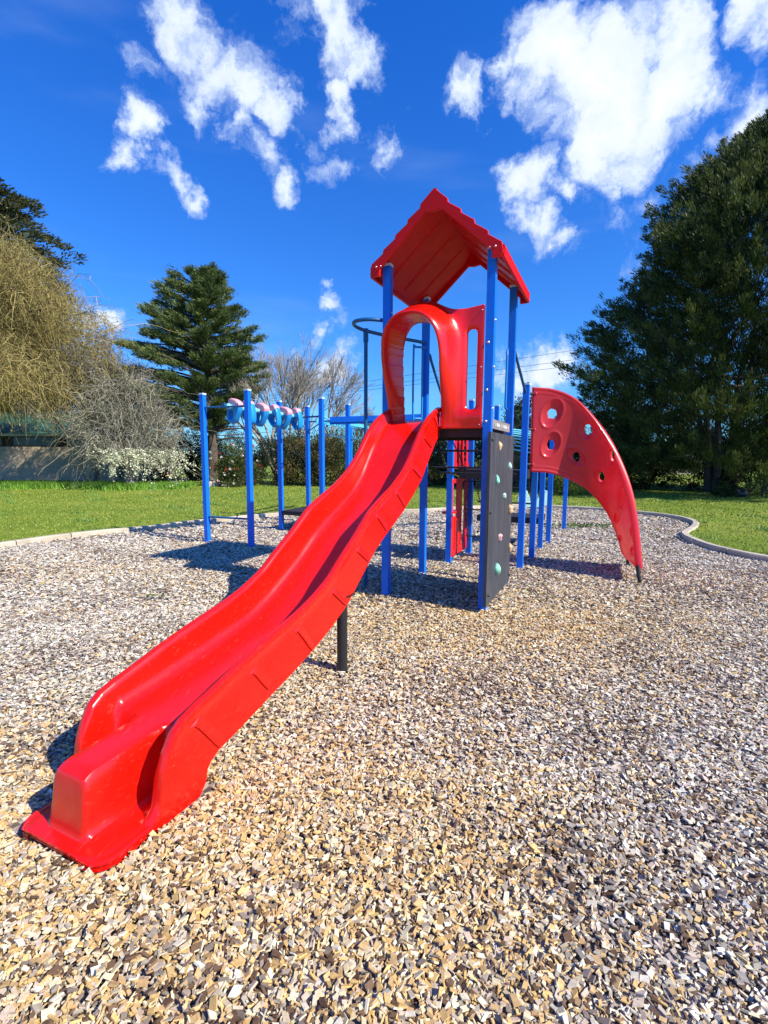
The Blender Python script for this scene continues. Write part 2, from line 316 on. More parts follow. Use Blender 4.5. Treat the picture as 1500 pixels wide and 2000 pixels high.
# wood chips
def chips(n, d0, d1, L, seed, wide=1.0):
    r = np.random.default_rng(seed); 
    y = np.sqrt(r.uniform(d0**2, d1**2, n)); x = r.uniform(-1, 1, n)*(y*.86+.25)
    uu_ = U2.x*x+U2.y*y; vv_ = V2.x*x+V2.y*y; k = inside(x, y) & (np.abs(x) < 7.5) & ~((uu_ > 1.542) & (uu_ < 2.13) & (vv_ > .98) & (vv_ < 1.55)); x, y = x[k], y[k]; n = len(x)
    ln = r.uniform(.45, 1.25, n)*L; wd = ln*np.where(r.uniform(0, 1, n) < .3, r.uniform(.14, .3, n), r.uniform(.35, .8, n)); th = r.uniform(.003, .007, n)*L/.03
    hx = np.stack([-ln, ln, ln, -ln], 1)/2*r.uniform(.8, 1.1, (n, 4)); hy = np.stack([-wd, -wd, wd, wd], 1)/2*r.uniform(.7, 1.15, (n, 4))
    hx += (hy*r.uniform(-.6, .6, (n, 1)))
    P = np.zeros((n, 8, 3)); P[:, :4, 0] = hx; P[:, 4:, 0] = hx*.94; P[:, :4, 1] = hy; P[:, 4:, 1] = hy*.94; P[:, 4:, 2] = th[:, None]; P[:, :4, 2] = 0
    rx = r.normal(0, .34, n); ry = r.normal(0, .30, n); rz = r.uniform(0, 2*np.pi, n)
    c, s = np.cos(rx)[:, None], np.sin(rx)[:, None]; Y = P[..., 1]*c-P[..., 2]*s; Z = P[..., 1]*s+P[..., 2]*c; P[..., 1] = Y; P[..., 2] = Z
    c, s = np.cos(ry)[:, None], np.sin(ry)[:, None]; X = P[..., 0]*c+P[..., 2]*s; Z = -P[..., 0]*s+P[..., 2]*c; P[..., 0] = X; P[..., 2] = Z
    c, s = np.cos(rz)[:, None], np.sin(rz)[:, None]; X = P[..., 0]*c-P[..., 1]*s; Y = P[..., 0]*s+P[..., 1]*c; P[..., 0] = X; P[..., 1] = Y
    lump = .012*np.sin(x*2.1+1.3*np.sin(y*1.7))*np.cos(y*2.6+x)+.006*np.sin(x*7+y*5)
    P[..., 0] += x[:, None]; P[..., 1] += y[:, None]; P[..., 2] += (r.uniform(.002, .02, n)+np.maximum(lump, -.004))[:, None]
    # colour of the timber itself: weathered grey to fresh honey in patches
    pal = np.array([(.86, .74, .52), (.86, .80, .67), (.66, .46, .24), (.44, .40, .34), (.17, .105, .065), (.70, .58, .48), (.76, .54, .24), (.28, .235, .21), (.92, .86, .74)])
    gold = np.clip(.42+.5*np.sin(x*1.1-1.2+.8*np.sin(y*1.3))*np.cos(y*.9-.6)+.6*np.exp(-((x+.5)**2+(y-1.3)**2)/1.4)+.3*np.exp(-((x-1.6)**2+(y-4.4)**2)/3.)-.5*np.exp(-((x-1.6)**2+(y-1.5)**2)/1.2), 0, 1)
    dirt = np.clip(np.sin(x*1.9+2.2*np.sin(y*.8+.5))*np.sin(y*2.3+1.1*np.sin(x*1.3))-.25, 0, 1)+.9*np.exp(-((x-.62*y+.3)/.28)**2)*(x > .6)*(.5+.5*np.sin(y*3+x*5))
    near = 1/(1+np.exp((x-.55+.25*np.sin(y*2.1+.7))/.16))/(1+np.exp((y-2.3)/.22))+.9*np.exp(-((x-1.7)**2/3.2+(y-4.5)**2/1.1)); gold = np.clip(gold*.45+near*.60, 0, .85)
    gold = np.where(y > 6.5, gold*.25, gold)
    wg = np.array([.24, .04, .24, .02, .10, .07, .25, .03, .04]); wc = np.array([.10, .23, .03, .17, .10, .17, .02, .10, .08])
    wdk = np.array([.05, .04, .10, .18, .30, .12, .03, .20, .02]); dk = (.75*np.clip(dirt, 0, 1))[:, None]; cum = np.cumsum((1-dk)*(gold[:, None]*wg+(1-gold[:, None])*wc)+dk*wdk, 1); idx = (r.uniform(0, 1, n)[:, None]*cum[:, -1:] > cum).sum(1).clip(0, 8)
    col = pal[idx]*r.uniform(.72, 1.12, (n, 1))*(1-gold[:, None]*np.array([[-.04, .05, .22]]))
    Fq = np.array([[4, 5, 6, 7], [0, 1, 5, 4], [1, 2, 6, 5], [2, 3, 7, 6], [3, 0, 4, 7]]); Fc = (np.arange(n)*8)[:, None, None]+Fq
    return P.reshape(-1, 3), Fc.reshape(-1, 4), np.repeat(col, 8, 0).clip(0, .88)
parts_ = [chips(42000, .55, 2.2, .026, 1), chips(80000, 2.1, 4.6, .027, 2), chips(75000, 4.4, 8.2, .034, 3), chips(46000, 8, 14.6, .05, 4)]
Vs, Fs, Cs = [], [], []; o_ = 0
for a, b, c in parts_: Vs.append(a); Fs.append(b+o_); Cs.append(c); o_ += len(a)
CHIP = mat('wood_chip', (.6, .5, .4), .75, .3, attr=True, noise=.35, nscale=90)
tag(npmesh('wood_chips', np.concatenate(Vs), np.concatenate(Fs), CHIP, col=np.concatenate(Cs)), 'cream, honey and grey bark chips spread over the playground bed', 'wood chips', kind='stuff')
# grass blades on the lawn
def blades(n, seed):
    r = np.random.default_rng(seed); y = r.uniform(5.5, 26, n)**1.0; x = r.uniform(-1, 1, n)*(y*.86+1)
    k = ~inside(x, y); x, y = x[k], y[k]
    q = KPn; keep = np.ones(len(x), bool)
    for i in range(0, len(q), 2): keep &= (x-q[i, 0])**2+(y-q[i, 1])**2 > .085**2
    x, y = x[keep], y[keep]; n = len(x)
    clump = np.sin(x*1.7+2*np.sin(y*.9))*np.sin(y*2.3+x*.6)+.6*np.sin(x*4.1+y*3.3)
    h = r.uniform(.008, .03, n)*(1+1.6*(clump > .95))*(1+.02*y); a = r.uniform(0, 2*np.pi, n); ww = .006+.0009*y
    dx, dy = np.cos(a), np.sin(a); ln = r.uniform(-.8, .8, (n, 2))*h[:, None]
    P = np.zeros((n, 3, 3)); P[:, 0] = np.stack([x-dx*ww, y-dy*ww, np.full(n, .05)], 1); P[:, 1] = np.stack([x+dx*ww, y+dy*ww, np.full(n, .05)], 1); P[:, 2] = np.stack([x+ln[:, 0], y+ln[:, 1], .06+h], 1)
    g = r.uniform(0, 1, (n, 1)); col = (1-g)*np.array([.17, .25, .025])+g*np.array([.34, .38, .07]); col = np.where((clump > .85)[:, None], col*np.array([.75, .95, 1.2]), col)
    return P.reshape(-1, 3), np.arange(n*3).reshape(-1, 3), np.repeat(col, 3, 0)
a, b, c = blades(90000, 5)
tag(npmesh('grass', a, b, FOL, col=c), 'short bright green grass growing on the lawn round the bed', 'grass', kind='stuff')

r_ = np.random.default_rng(77); n_ = 26000; x_ = r_.uniform(-22, -8.6, n_); y_ = 21.2+.35*np.sin(x_*1.3)+r_.normal(0, .55, n_); h_ = r_.uniform(.08, .34, n_); a_ = r_.uniform(0, 6.28, n_); ln_ = r_.normal(0, .35, (n_, 2))*h_[:, None]
P_ = np.zeros((n_, 3, 3)); P_[:, 0] = np.stack([x_-np.cos(a_)*.018, y_-np.sin(a_)*.018, np.full(n_, .04)], 1); P_[:, 1] = np.stack([x_+np.cos(a_)*.018, y_+np.sin(a_)*.018, np.full(n_, .04)], 1); P_[:, 2] = np.stack([x_+ln_[:, 0], y_+ln_[:, 1], .05+h_], 1)
tag(npmesh('long_grass', P_.reshape(-1, 3), np.arange(n_*3).reshape(-1, 3), FOL, col=np.repeat(A3_(.10, .22, .02)*(1-h_[:, None])+A3_(.20, .36, .04)*r_.uniform(0, .9, (n_, 1)), 3, 0)), 'taller bright green grass along the foot of the willow and blossom shrub', 'grass', kind='stuff')

# ------------------------------------------------------------------ play structure
PS = empty('playground_structure', W(1.6, 5.2, 0))
tag(PS, 'red and blue climbing frame with roofed tower, slide and climbing wall standing on wood chips', 'playground')
# children are built in world coordinates, so undo the parent's offset
INV = Matrix.Translation(W(1.6, 5.2, 0)).inverted()
def adopt(o): o.matrix_parent_inverse = INV; return o
def post(x, y, h, s=.076, z0=-.03):
    bm = bmesh.new(); u = Vector((x, y, 0)); cu, cv = u.dot(U2), u.dot(V2)
    box(bm, cu, cv, (z0+h)/2, s, s, h-z0); o = adopt(bmobj('post', bm, BLUE, PS, bevel=.006))
    bm = bmesh.new(); box(bm, cu, cv, h+.0125, s+.006, s+.006, .025); bmobj('post_cap', bm, CAPW, o, bevel=.005)
    return o
TW = {k: W(*k_) for k, k_ in dict(P1=(1.09, 4.645), P2=(2.131, 4.626), P3=(2.136, 5.746), P4=(1.10, 5.75)).items()}
for k, p in TW.items(): post(p.x, p.y, 3.37)
# bolts on the near post
def bolt(p, n, r=.014, par=None, m=STEEL, ln=.012):
    bm = bmesh.new(); p = Vector(p); n = Vector(n).normalized(); tube(bm, [p, p+n*ln*.5, p+n*ln], [r, r*.9, r*.4], 8)
    o = bmobj('bolt', bm, m, par or PS, smooth=True, angle=50); 
    return adopt(o) if par is None else o
for z in (2.55, 2.12, 1.83): bolt(W(1.10, 4.605, z), -V2)
for z in (2.75, 2.33, 1.95): bolt(W(1.05, 4.64, z), -U2)
for z in (2.93, 2.3): bolt(W(2.09, 4.63, z), -U2, .012)
for p, h in [((-3.014, 8.213), 2.49), ((-2.185, 7.907), 2.52), ((-2.075, 9.76), 2.545), ((-1.692, 10.843), 2.56), ((-1.167, 9.147), 2.54), ((-.772, 10.394), 2.56),
             ((.912, 6.718), 1.72), ((1.313, 7.414), 1.75), ((1.833, 6.427), 2.42), ((2.193, 7.096), 1.75), ((2.56, 7.869), 2.1), ((2.888, 8.45), 2.1), ((3.78, 10.12), 1.9), ((-.86, 12.45), 2.4), ((1.57, 8.95), 2.5), ((2.135, 9.4), 2.45)]:
    post(*p, h, s=.078)
# decks
def deck(cu, cv, su, sv, zt, th=.07, m=DECK):
    bm = bmesh.new(); box(bm, cu, cv, zt-.012, su, sv, .024)
    for s in (-1, 1):
        box(bm, cu, cv+s*(sv/2-.012), zt-.026-th/2, su, .02, th); box(bm, cu+s*(su/2-.012), cv, zt-.026-th/2, .02, sv-.07, th)
    return adopt(bmobj('deck', bm, m, PS, bevel=.004))
deck(1.61, 5.195, .96, 1.05, 1.785, .07); deck(1.50, 6.95, .86, .70, 1.32, .10)
deck(5.5, 8.43, 1.0, 1.0, .40, .06); deck(1.55, 8.55, 1.05, .66, .50, .07)
# name board lying at the deck edge above the climbing wall
bm = bmesh.new(); box(bm, 1.075, 5.13, 1.815, .02, .92, .09); nb = adopt(bmobj('edge_board', bm, mat('worn_grey_board', (.14, .12, .12), .6, noise=.5, nscale=12, col2=(.30, .27, .26)), PS, bevel=.004))
bm = bmesh.new()
for v0, v1 in ((4.85, 4.87), (4.90, 5.05), (5.12, 5.14), (5.19, 5.42), (5.47, 5.50)): box(bm, 1.0635, (v0+v1)/2, 1.815, .004, v1-v0, .035)
bmobj('worn_white_marking', bm, mat('worn_white', (.55, .52, .5), .7, noise=.5, nscale=30), nb)

# --- roof: two stepped shingle slopes, gable fascias, eave fascias
RU, RV0, RV1, ZE, ZA, HW = 1.61, 4.48, 5.95, 3.33, 3.90, .63
roof = empty('roof'); roof.parent = PS; roof.matrix_parent_inverse = INV
for s in (-1, 1):
    bm = bmesh.new(); nst = 5
    prof = [(0, ZA)]
    for k in range(nst):
        t0 = (k+.86)/nst; t1 = (k+1)/nst
        uu = HW*(k+1)/nst; z_hi = ZA-(ZA-ZE)*(k+1)/nst+.016; z_lo = ZA-(ZA-ZE)*(k+1)/nst-.012
        prof += [(uu, z_hi+(.006)), (uu+.004, z_lo)]
    low = [(HW, ZE-.03), (0, ZA-.045)]
    ring = prof+low; A = [bm.verts.new(W(RU+s*a, RV0+.012, z)) for a, z in ring]; B = [bm.verts.new(W(RU+s*a, RV1-.012, z)) for a, z in ring]
    for i in range(len(ring)): j = (i+1) % len(ring); bm.faces.new((A[i], A[j], B[j], B[i]))
    bm.faces.new(A); bm.faces.new(B[::-1])
    # underside corrugation ribs
    for q in (.25, .5, .75):
        v = RV0+(RV1-RV0)*q
        for (a0, z0), (a1, z1) in [((.06, ZA-.11), (HW-.04, ZE-.01))]:
            c = [bm.verts.new(W(RU+s*a, v+dv, z+dz)) for a, z in ((a0, z0), (a1, z1)) for dv, dz in ((-.012, .02), (0, -.006), (.012, .02))]
            bm.faces.new((c[0], c[1], c[4], c[3])); bm.faces.new((c[1], c[2], c[5], c[4]))
    bmobj('roof_slope', bm, ROOFR, roof, smooth=True, angle=25)
for v, sgn in ((RV0, 1), (RV1-.03, 1)):
    out_pts = [(-HW-.004, ZE-.085), (-HW-.03, ZE-.06)]
    left = []
    for k in range(5):
        uu = HW*(5-k)/5; z = ZA-(ZA-ZE)*(5-k)/5
        left += [(-uu-.010, z+.0), (-uu-.004, z+.034)]
    right = [(-x, y) for x, y in left[::-1]]
    inner = [(HW-.08, ZE-.085), (HW-.085, ZE-.02), (.07, ZA-.155), (0, ZA-.165), (-.07, ZA-.155), (-HW+.085, ZE-.02), (-HW+.08, ZE-.085)]
    poly = left+[(-.02, ZA+.016), (0, ZA+.022), (.02, ZA+.016)]+right+[(HW+.02, ZE-.06)]+[(HW, ZE-.085)]+inner+[(-HW, ZE-.085), (-HW-.02, ZE-.06)]
    plate('gable_fascia', poly, [], .036, .006, ROOFR, roof, MUV(RU, v+.018, 0, 'u'))
for s in (-1, 1):
    bm = bmesh.new(); box(bm, RU+s*(HW+.012), (RV0+RV1)/2, ZE-.035, .026, RV1-RV0-.045, .10); bmobj('eave_fascia', bm, ROOFR, roof, bevel=.006)
    bolt(W(RU+s*(HW-.05), RV0-.002, ZE-.0), -V2, .011, roof); bolt(W(RU+s*(HW-.10), RV0-.002, ZE-.0), -V2, .009, roof)
bm = bmesh.new(); tube(bm, [W(RU, RV0+.02, ZA+.012), W(RU, RV1-.02, ZA+.012)], .028, 8); bmobj('ridge_cap', bm, ROOFR, roof, smooth=True, angle=50)

# --- slide
sv = np.array([1.00, 1.20, 1.24, 1.26, 1.29, 1.33, 1.38, 1.45, 1.55, 1.75, 2.0, 2.2, 2.36, 2.55, 2.7, 2.9, 3.12, 3.33, 3.52, 3.73, 3.90, 4.0, 4.13, 4.32, 4.5, 4.62])
sz = np.array([.045, .05, .12, .24, .31, .375, .412, .437, .463, .522, .58, .622, .668, .745, .845, .965, 1.115, 1.20, 1.272, 1.382, 1.51, 1.61, 1.74, 1.87, 1.945, 1.985])
bv = np.array([1.0, 1.45, 1.49, 1.50, 1.52, 1.57, 1.71, 1.98, 2.16, 2.33, 2.53, 2.77, 2.91, 3.08, 3.2, 3.37, 3.53, 3.74, 3.95, 4.15, 4.30, 4.42, 4.53, 4.62])
bz = np.array([.012, .012, .06, .11, .135, .162, .19, .255, .295, .342, .405, .507, .607, .727, .808, .891, .958, 1.053, 1.167, 1.293, 1.44, 1.55, 1.65, 1.70])
fv = np.array([1.04, 1.10, 1.4, 1.6, 2.0, 2.36, 2.55, 2.7, 2.9, 3.12, 3.33, 3.52, 3.73, 3.9, 4.0, 4.13, 4.32, 4.5, 4.62])
fz = np.array([.285, .292, .305, .33, .395, .47, .545, .625, .735, .88, .985, 1.07, 1.18, 1.31, 1.42, 1.565, 1.72, 1.83, 1.86])
vs_ = np.concatenate([np.linspace(.985, 1.5, 105), np.linspace(1.505, 4.62, 260)])
def smo(x, xs, ys):
    s = sum(np.interp(x+d, xs, ys) for d in (-.04, -.02, 0, .02, .04))/5; return s
zr_ = np.where(vs_ < 1.5, np.interp(vs_, sv, sz), smo(vs_, sv, sz)); zb_ = np.where(vs_ < 1.6, np.interp(vs_, bv, bz), smo(vs_, bv, bz)); zf_ = smo(vs_, fv, fz)
UC = 1.835; UH = .287
NV = [(1.442, 1.566), (1.815, 1.92), (2.194, 2.333), (2.577, 2.733), (2.906, 3.065), (3.22, 3.376), (3.579, 3.743), (3.93, 4.121), (4.199, 4.398), (4.47, 4.62)]
def ss(a, b, x): t = min(max((x-a)/(b-a), 0), 1); return t*t*(3-2*t)
rows = []
for v, zr, zb, zf in zip(vs_, zr_, zb_, zf_):
    plate_z = .05; foot = 1-ss(1.34, 1.46, v)     # 1 in the foot, 0 in the chute
    wall = ss(1.20, 1.26, v); gone = 1-ss(1.215, 1.275, v)
    corner = 0 if v > 1.075 else .085*(1-math.sqrt(max(0, 1-((1.075-v)/.0905)**2)))
    boxf = ss(1.035, 1.075, v)                    # box front end
    base = zf*(1-foot)+plate_z*foot
    btop = plate_z+(zf-plate_z)*boxf*foot+ (zf-plate_z)*(1-foot) if True else 0
    if v < 1.15: btop -= .05*max(0, 1-(v-1.04)/.09)**2*boxf
    zb2 = min(zb, zr-.01)
    half = []
    H = UH-corner
    def saw(t): return 0
    crease = zr-.045*wall-.004
    for t in (1.0, .8, .6, .4, .2, .02):
        z = zb2+(crease-zb2)*(1-t); half.append((H-.012+saw(t)*.9, z))
    half += [(H-.006, crease+.004*wall), (H-.001, crease+.016*wall), (H-.004, zr-.010), (H-.014, zr-.002), (H-.026, zr), (H-.038, zr-.003), (H-.048, zr-.013*wall), (H-.055, zr-.032*wall)]
    wt = zr-.032*wall; wb = base
    def lerp(a, b, t): return a+(b-a)*t
    half += [(H-.060, lerp(wt, wb, .30)), (H-.067, lerp(wt, wb, .56)), (H-.078, lerp(wt, wb, .76)), (H-.094, lerp(wt, wb, .90)), (H-.113, lerp(wt, wb, .975)), (H-.134, base)]
    # foot plate to divider box edge
    nb0 = len(half)
    half += [(.145, base), (.122, lerp(base, base+(btop-base)*.03, foot)), (.110, lerp(base, base+(btop-base)*.12, foot)), (.104, base+(btop-base)*.3), (.100, base+(btop-base)*.7), (.094, base+(btop-base)*.9), (.082, base+(btop-base)*.98), (.062, btop), (.03, btop), (0, btop)]
    if v < 1.08: kf = min(1, (H-.134)/.15); half = half[:nb0]+[(a*kf, z) for a, z in half[nb0:]]
    rows.append((v, half, zb2))
Vt, Fc = [], []; npt = None
for v, half, zb2 in rows:
    sh = .05*(1-ss(1.1, 1.38, v)); fl = lambda a: a-sh*min(1, max(0, (a-.15)/.1))
    ring = [(UC-a, z) for a, z in half]+[(UC+fl(a), z) for a, z in half[::-1][1:]]
    a0 = half[0][0]; ring += [(UC+fl(a0)-.03, zb2), (UC+fl(a0)-.035, zb2+.02), (UC, zb2+.02), (UC-a0+.035, zb2+.02), (UC-a0+.03, zb2)]
    npt = len(ring); Vt += [W(u, v, z) for u, z in ring]
for i in range(len(rows)-1):
    for k in range(npt): a = i*npt+k; b = i*npt+(k+1) % npt; Fc.append((a, b, b+npt, a+npt))
Fc.append(tuple(range(npt))[::-1]); Fc.append(tuple((len(rows)-1)*npt+k for k in range(npt)))
bm = bmesh.new(); bv_ = [bm.verts.new(p) for p in Vt]
for f in Fc:
    try: bm.faces.new([bv_[i] for i in f])
    except ValueError: pass
bmesh.ops.remove_doubles(bm, verts=bm.verts, dist=.0002)
slide = adopt(bmobj('slide', bm, RED, PS, smooth=True, angle=38))
NL = [((1.442, 0.345), (1.566, 0.172)), ((1.815, 0.424), (1.92, 0.29)), ((2.194, 0.514), (2.333, 0.345)), ((2.577, 0.635), (2.733, 0.51)), ((2.906, 0.845), (3.065, 0.74)), ((3.22, 1.047), (3.376, 0.92)), ((3.579, 1.197), (3.743, 1.068)), ((3.93, 1.386), (4.115, 1.298)), ((4.199, 1.653), (4.385, 1.575)), ((4.45, 1.86), (4.60, 1.745))]
for (v0, z0), (v1, z1) in NL:
    bm = bmesh.new(); prev_ = None; dv, dz = v1-v0, z1-z0; L_ = math.hypot(dv, dz); nx_, nz2 = -dz/L_, dv/L_   # uphill normal of the lap line
    pts_ = [(v0-.035, z0+.004, .002), (v0-.012, z0+.005, .008), (v0+dv*.06, z0+dz*.06-.002, .012), (v0+dv*.4, z0+dz*.4, .012), (v0+dv*.75, z0+dz*.75, .012), (v1, z1+.004, .012)]
    for vv, zz, hh in pts_:
        u0 = UC-UH+.0135
        c = [bm.verts.new(W(u0+.003, vv, zz)), bm.verts.new(W(u0-hh, vv+.002, zz+.001)), bm.verts.new(W(u0-hh*.9, vv+nx_*.012, zz+nz2*.012)), bm.verts.new(W(u0+.003, vv+nx_*.07, zz+nz2*.07))]
        if prev_:
            for k in range(4): bm.faces.new((prev_[k], prev_[(k+1) % 4], c[(k+1) % 4], c[k]))
        prev_ = c
    bmobj('side_lap', bm, RED, slide)
tubeobj('support_leg', [W(1.62, 2.80, -.05), W(1.62, 2.80, .56)], .036, BLACK, slide, 16)
bm = bmesh.new(); box(bm, 1.62, 2.80, .56, .12, .16, .02); bmobj('bracket', bm, BLACK, slide)
bm = bmesh.new(); tube(bm, [W(1.545, 4.585, 1.79), W(1.545, 4.585, 1.88)], .012, 8); tube(bm, [W(1.53, 4.585, 1.78), W(1.53, 4.585, 1.89)], .006, 6); bmobj('bracket', bm, STEEL, slide, smooth=True)

# --- slide hood: masked solid on a fine (u,z) grid
def seg_sdf(poly, X, Z):
    d = np.full(X.shape, 1e9); ins = np.zeros(X.shape, bool); n = len(poly)
    for i in range(n):
        x1, y1 = poly[i]; x2, y2 = poly[(i+1) % n]; ex, ey = x2-x1, y2-y1
        t = np.clip(((X-x1)*ex+(Z-y1)*ey)/(ex*ex+ey*ey+1e-12), 0, 1); d = np.minimum(d, np.hypot(X-x1-t*ex, Z-y1-t*ey))
        if y1 != y2: ins ^= ((y1 > Z) != (y2 > Z)) & (X < ex*(Z-y1)/ey+x1)
    return np.where(ins, -d, d)
def cr2(P, n=8): return [(p.x, p.y) for p in smoothpath([(x, y, 0) for x, y in P], n)]
panel = [(2.085, 1.765), (2.088, 2.0), (2.09, 2.3)]+cr2([(2.09, 2.5), (2.08, 2.66), (2.03, 2.80), (1.95, 2.90), (1.84, 2.965), (1.73, 2.985), (1.62, 2.965), (1.52, 2.915), (1.42, 2.878), (1.32, 2.875), (1.22, 2.885), (1.142, 2.895)])+[(1.142, 1.765)]
# inner arch opening (front and back outlines differ: the tunnel tapers)
def arch(c, hw, zt, zb=1.70, n=26):
    pts = [(c-hw*.86, zb), (c-hw*.93, 2.0)]; 
    for k in range(n+1):
        a = math.pi*k/n; pts.append((c-hw*math.copysign(abs(math.cos(a))**.85, math.cos(a)), 2.42+(zt-2.42)*max(0., math.sin(a))**.8))
    return pts+[(c+hw*.90, 2.0), (c+hw*.80, zb)]
openF = arch(1.775, .272, 2.80); slot = [(1.205+.045+.045*math.cos(t), (2.64 if math.sin(t) >= 0 else 1.99)+.045*math.sin(t)) for t in np.linspace(0, 2*math.pi, 28, endpoint=False)]
slot = [(x+.0, z) for x, z in slot]
h = .0065; xs = np.arange(1.125, 2.11, h); zs = np.arange(1.745, 3.01, h); X, Z = np.meshgrid(xs, zs, indexing='ij')
def sdf(X, Z): return np.maximum(np.maximum(seg_sdf(panel, X, Z), -seg_sdf(openF, X, Z)), -seg_sdf(slot, X, Z))
for it in range(5):    # snap vertices near the boundary onto it
    S = sdf(X, Z); e = 1e-4; gx = (sdf(X+e, Z)-S)/e; gz = (sdf(X, Z+e)-S)/e; g2 = np.maximum(gx*gx+gz*gz, .2)
    near = np.abs(S) < h*.62
    X = np.where(near, X-S*gx/g2*.9, X); Z = np.where(near, Z-S*gz/g2*.9, Z)
S = sdf(X, Z); dA = seg_sdf(openF, X, Z); dS = np.abs(seg_sdf(slot, X, Z)); dP = -seg_sdf(panel, X, Z)
t = np.clip((Z-1.80)/(2.45-1.80), 0, 1); t2 = np.clip((Z-2.35)/.5, 0, 1)
prot = .045+.19*(t*t*(3-2*t))+.09*(t2*t2*(3-2*t2))
dd = np.clip(dA, 0, None)
fall = np.exp(-(dd/.115)**2.2)*(1-.0*dd); 
bul = np.clip((X-1.30)/(.14), 0, 1); fall = fall*np.where(X < 1.5, .25+.75*bul, 1)
rim = np.where(dd < .030, .030-np.sqrt(np.maximum(0, .030**2-(.030-dd)**2)), 0)
edge = .018*np.clip(1-dP/.02, 0, 1)**2
slotr = .022*np.clip(1-dS/.035, 0, 1)**2
bump_bot = .035*np.exp(-((Z-1.87)/.07)**2)*np.clip((1.42-X)/.1, 0, 1)
Vf = 4.600-prot*fall+rim+edge*0+slotr-.02*np.exp(-((X-1.40)/.07)**2)-bump_bot*.6
Vf = np.minimum(Vf, 4.612)
cx = 1.775; k = np.clip(1-dd/.15, 0, 1)*(X > 1.44); 
Xb = np.where(dA < .15, X+(cx-X)*np.where(X > cx, .36, .16)*k, X); Zb = np.where((dA < .15) & (Z > 2.6), Z-.01*k, Z)
inm = S < h*.35; nx, nz_ = X.shape
cell = inm[:-1, :-1] & inm[1:, :-1] & inm[1:, 1:] & inm[:-1, 1:]
used = np.zeros_like(inm); used[:-1, :-1] |= cell; used[1:, :-1] |= cell; used[1:, 1:] |= cell; used[:-1, 1:] |= cell
idx = -np.ones(X.shape, int); idx[used] = np.arange(used.sum()); nn = used.sum()
back = np.full(X.shape, 4.635)
def toW(a, b, c): return np.stack([U2.x*a+V2.x*b, U2.y*a+V2.y*b, c], -1)
Vall = np.concatenate([toW(X[used], Vf[used], Z[used]), toW(Xb[used], back[used], Zb[used])])
Fl = []; ii, jj = np.nonzero(cell)
a, b, c, d = idx[ii, jj], idx[ii+1, jj], idx[ii+1, jj+1], idx[ii, jj+1]
Fl = np.concatenate([np.stack([a, b, c, d], 1), np.stack([a+nn, d+nn, c+nn, b+nn], 1)]).tolist()
cp = np.zeros((nx+1, nz_+1), bool); cp[1:nx, 1:nz_] = cell
for i, j in zip(ii, jj):
    if not cp[i, j+1]: Fl.append((idx[i, j], idx[i, j+1], idx[i, j+1]+nn, idx[i, j]+nn))
    if not cp[i+2, j+1]: Fl.append((idx[i+1, j+1], idx[i+1, j], idx[i+1, j]+nn, idx[i+1, j+1]+nn))
    if not cp[i+1, j]: Fl.append((idx[i+1, j], idx[i, j], idx[i, j]+nn, idx[i+1, j]+nn))
    if not cp[i+1, j+2]: Fl.append((idx[i, j+1], idx[i+1, j+1], idx[i+1, j+1]+nn, idx[i, j+1]+nn))
bm = bmesh.new(); bb = [bm.verts.new(p) for p in Vall]
for f in Fl: bm.faces.new([bb[i] for i in f])
for _ in range(2): bmesh.ops.smooth_vert(bm, verts=[q for q in bm.verts if True], factor=.5, use_axis_x=True, use_axis_y=True, use_axis_z=True)
hood = adopt(bmobj('slide_hood', bm, RED, PS, smooth=True, angle=60))
for z in (2.84, 2.33, 1.80): bolt(W(1.16, 4.60, z), -V2, .009, hood)

# --- climbing wall with holds
bm = bmesh.new(); box(bm, 1.025, 5.01, .905, .028, 1.13, 1.64); cw = adopt(bmobj('climbing_wall', bm, WALLM, PS, bevel=.005))
def hold(v, z, m, s=.05, seed=0):
    r = random.Random(seed); bm = bmesh.new(); bmesh.ops.create_icosphere(bm, subdivisions=3, radius=1)
    for q in bm.verts:
        n_ = 1+.16*math.sin(q.co.x*3+seed)*math.cos(q.co.y*2.5+seed*2)+.1*math.sin(q.co.z*5+seed)
        q.co *= n_; x = max(q.co.x, -.15)
        hole = math.exp(-((q.co.y-.25)**2+(q.co.z+.1)**2)/.05)*.35 if x > 0 else 0
        lip = (x*.62-hole)*s
        wz = .75+.35*max(-1, min(1, -q.co.z)); wz = 1.25-.35*wz+.1*math.sin(seed*3+q.co.z*2)
        c = W(1.009-lip, v+q.co.y*s*.62*wz, z+q.co.z*s*.95*(.9+.2*math.sin(seed)))
        q.co = c
    o = bmobj('climbing_hold', bm, m, cw, smooth=True, angle=50); return o
for i, (v, z, m, s) in enumerate([(4.804, 1.604, 'tan', .052), (5.339, 1.397, 'pale', .05), (4.738, 1.273, 'mint', .062), (5.115, 1.092, 'pale', .048), (5.46, .922, 'tan', .085), (4.949, .684, 'pink', .055), (5.53, .479, 'tan', .06), (4.85, .369, 'mint', .075)]):
    hold(v, z, HAND[m], s*.88, i+1)
    bolt(W(1.009-s*.40, v+.012, z-.004), -U2, .006, cw, TREAD, .006)
for v, z in ((4.483, 1.657), (4.492, .984), (4.514, .186), (5.55, 1.64), (5.55, .95), (5.55, .16)): bolt(W(1.011, v, z), -U2, .018, cw, TREAD, .02)

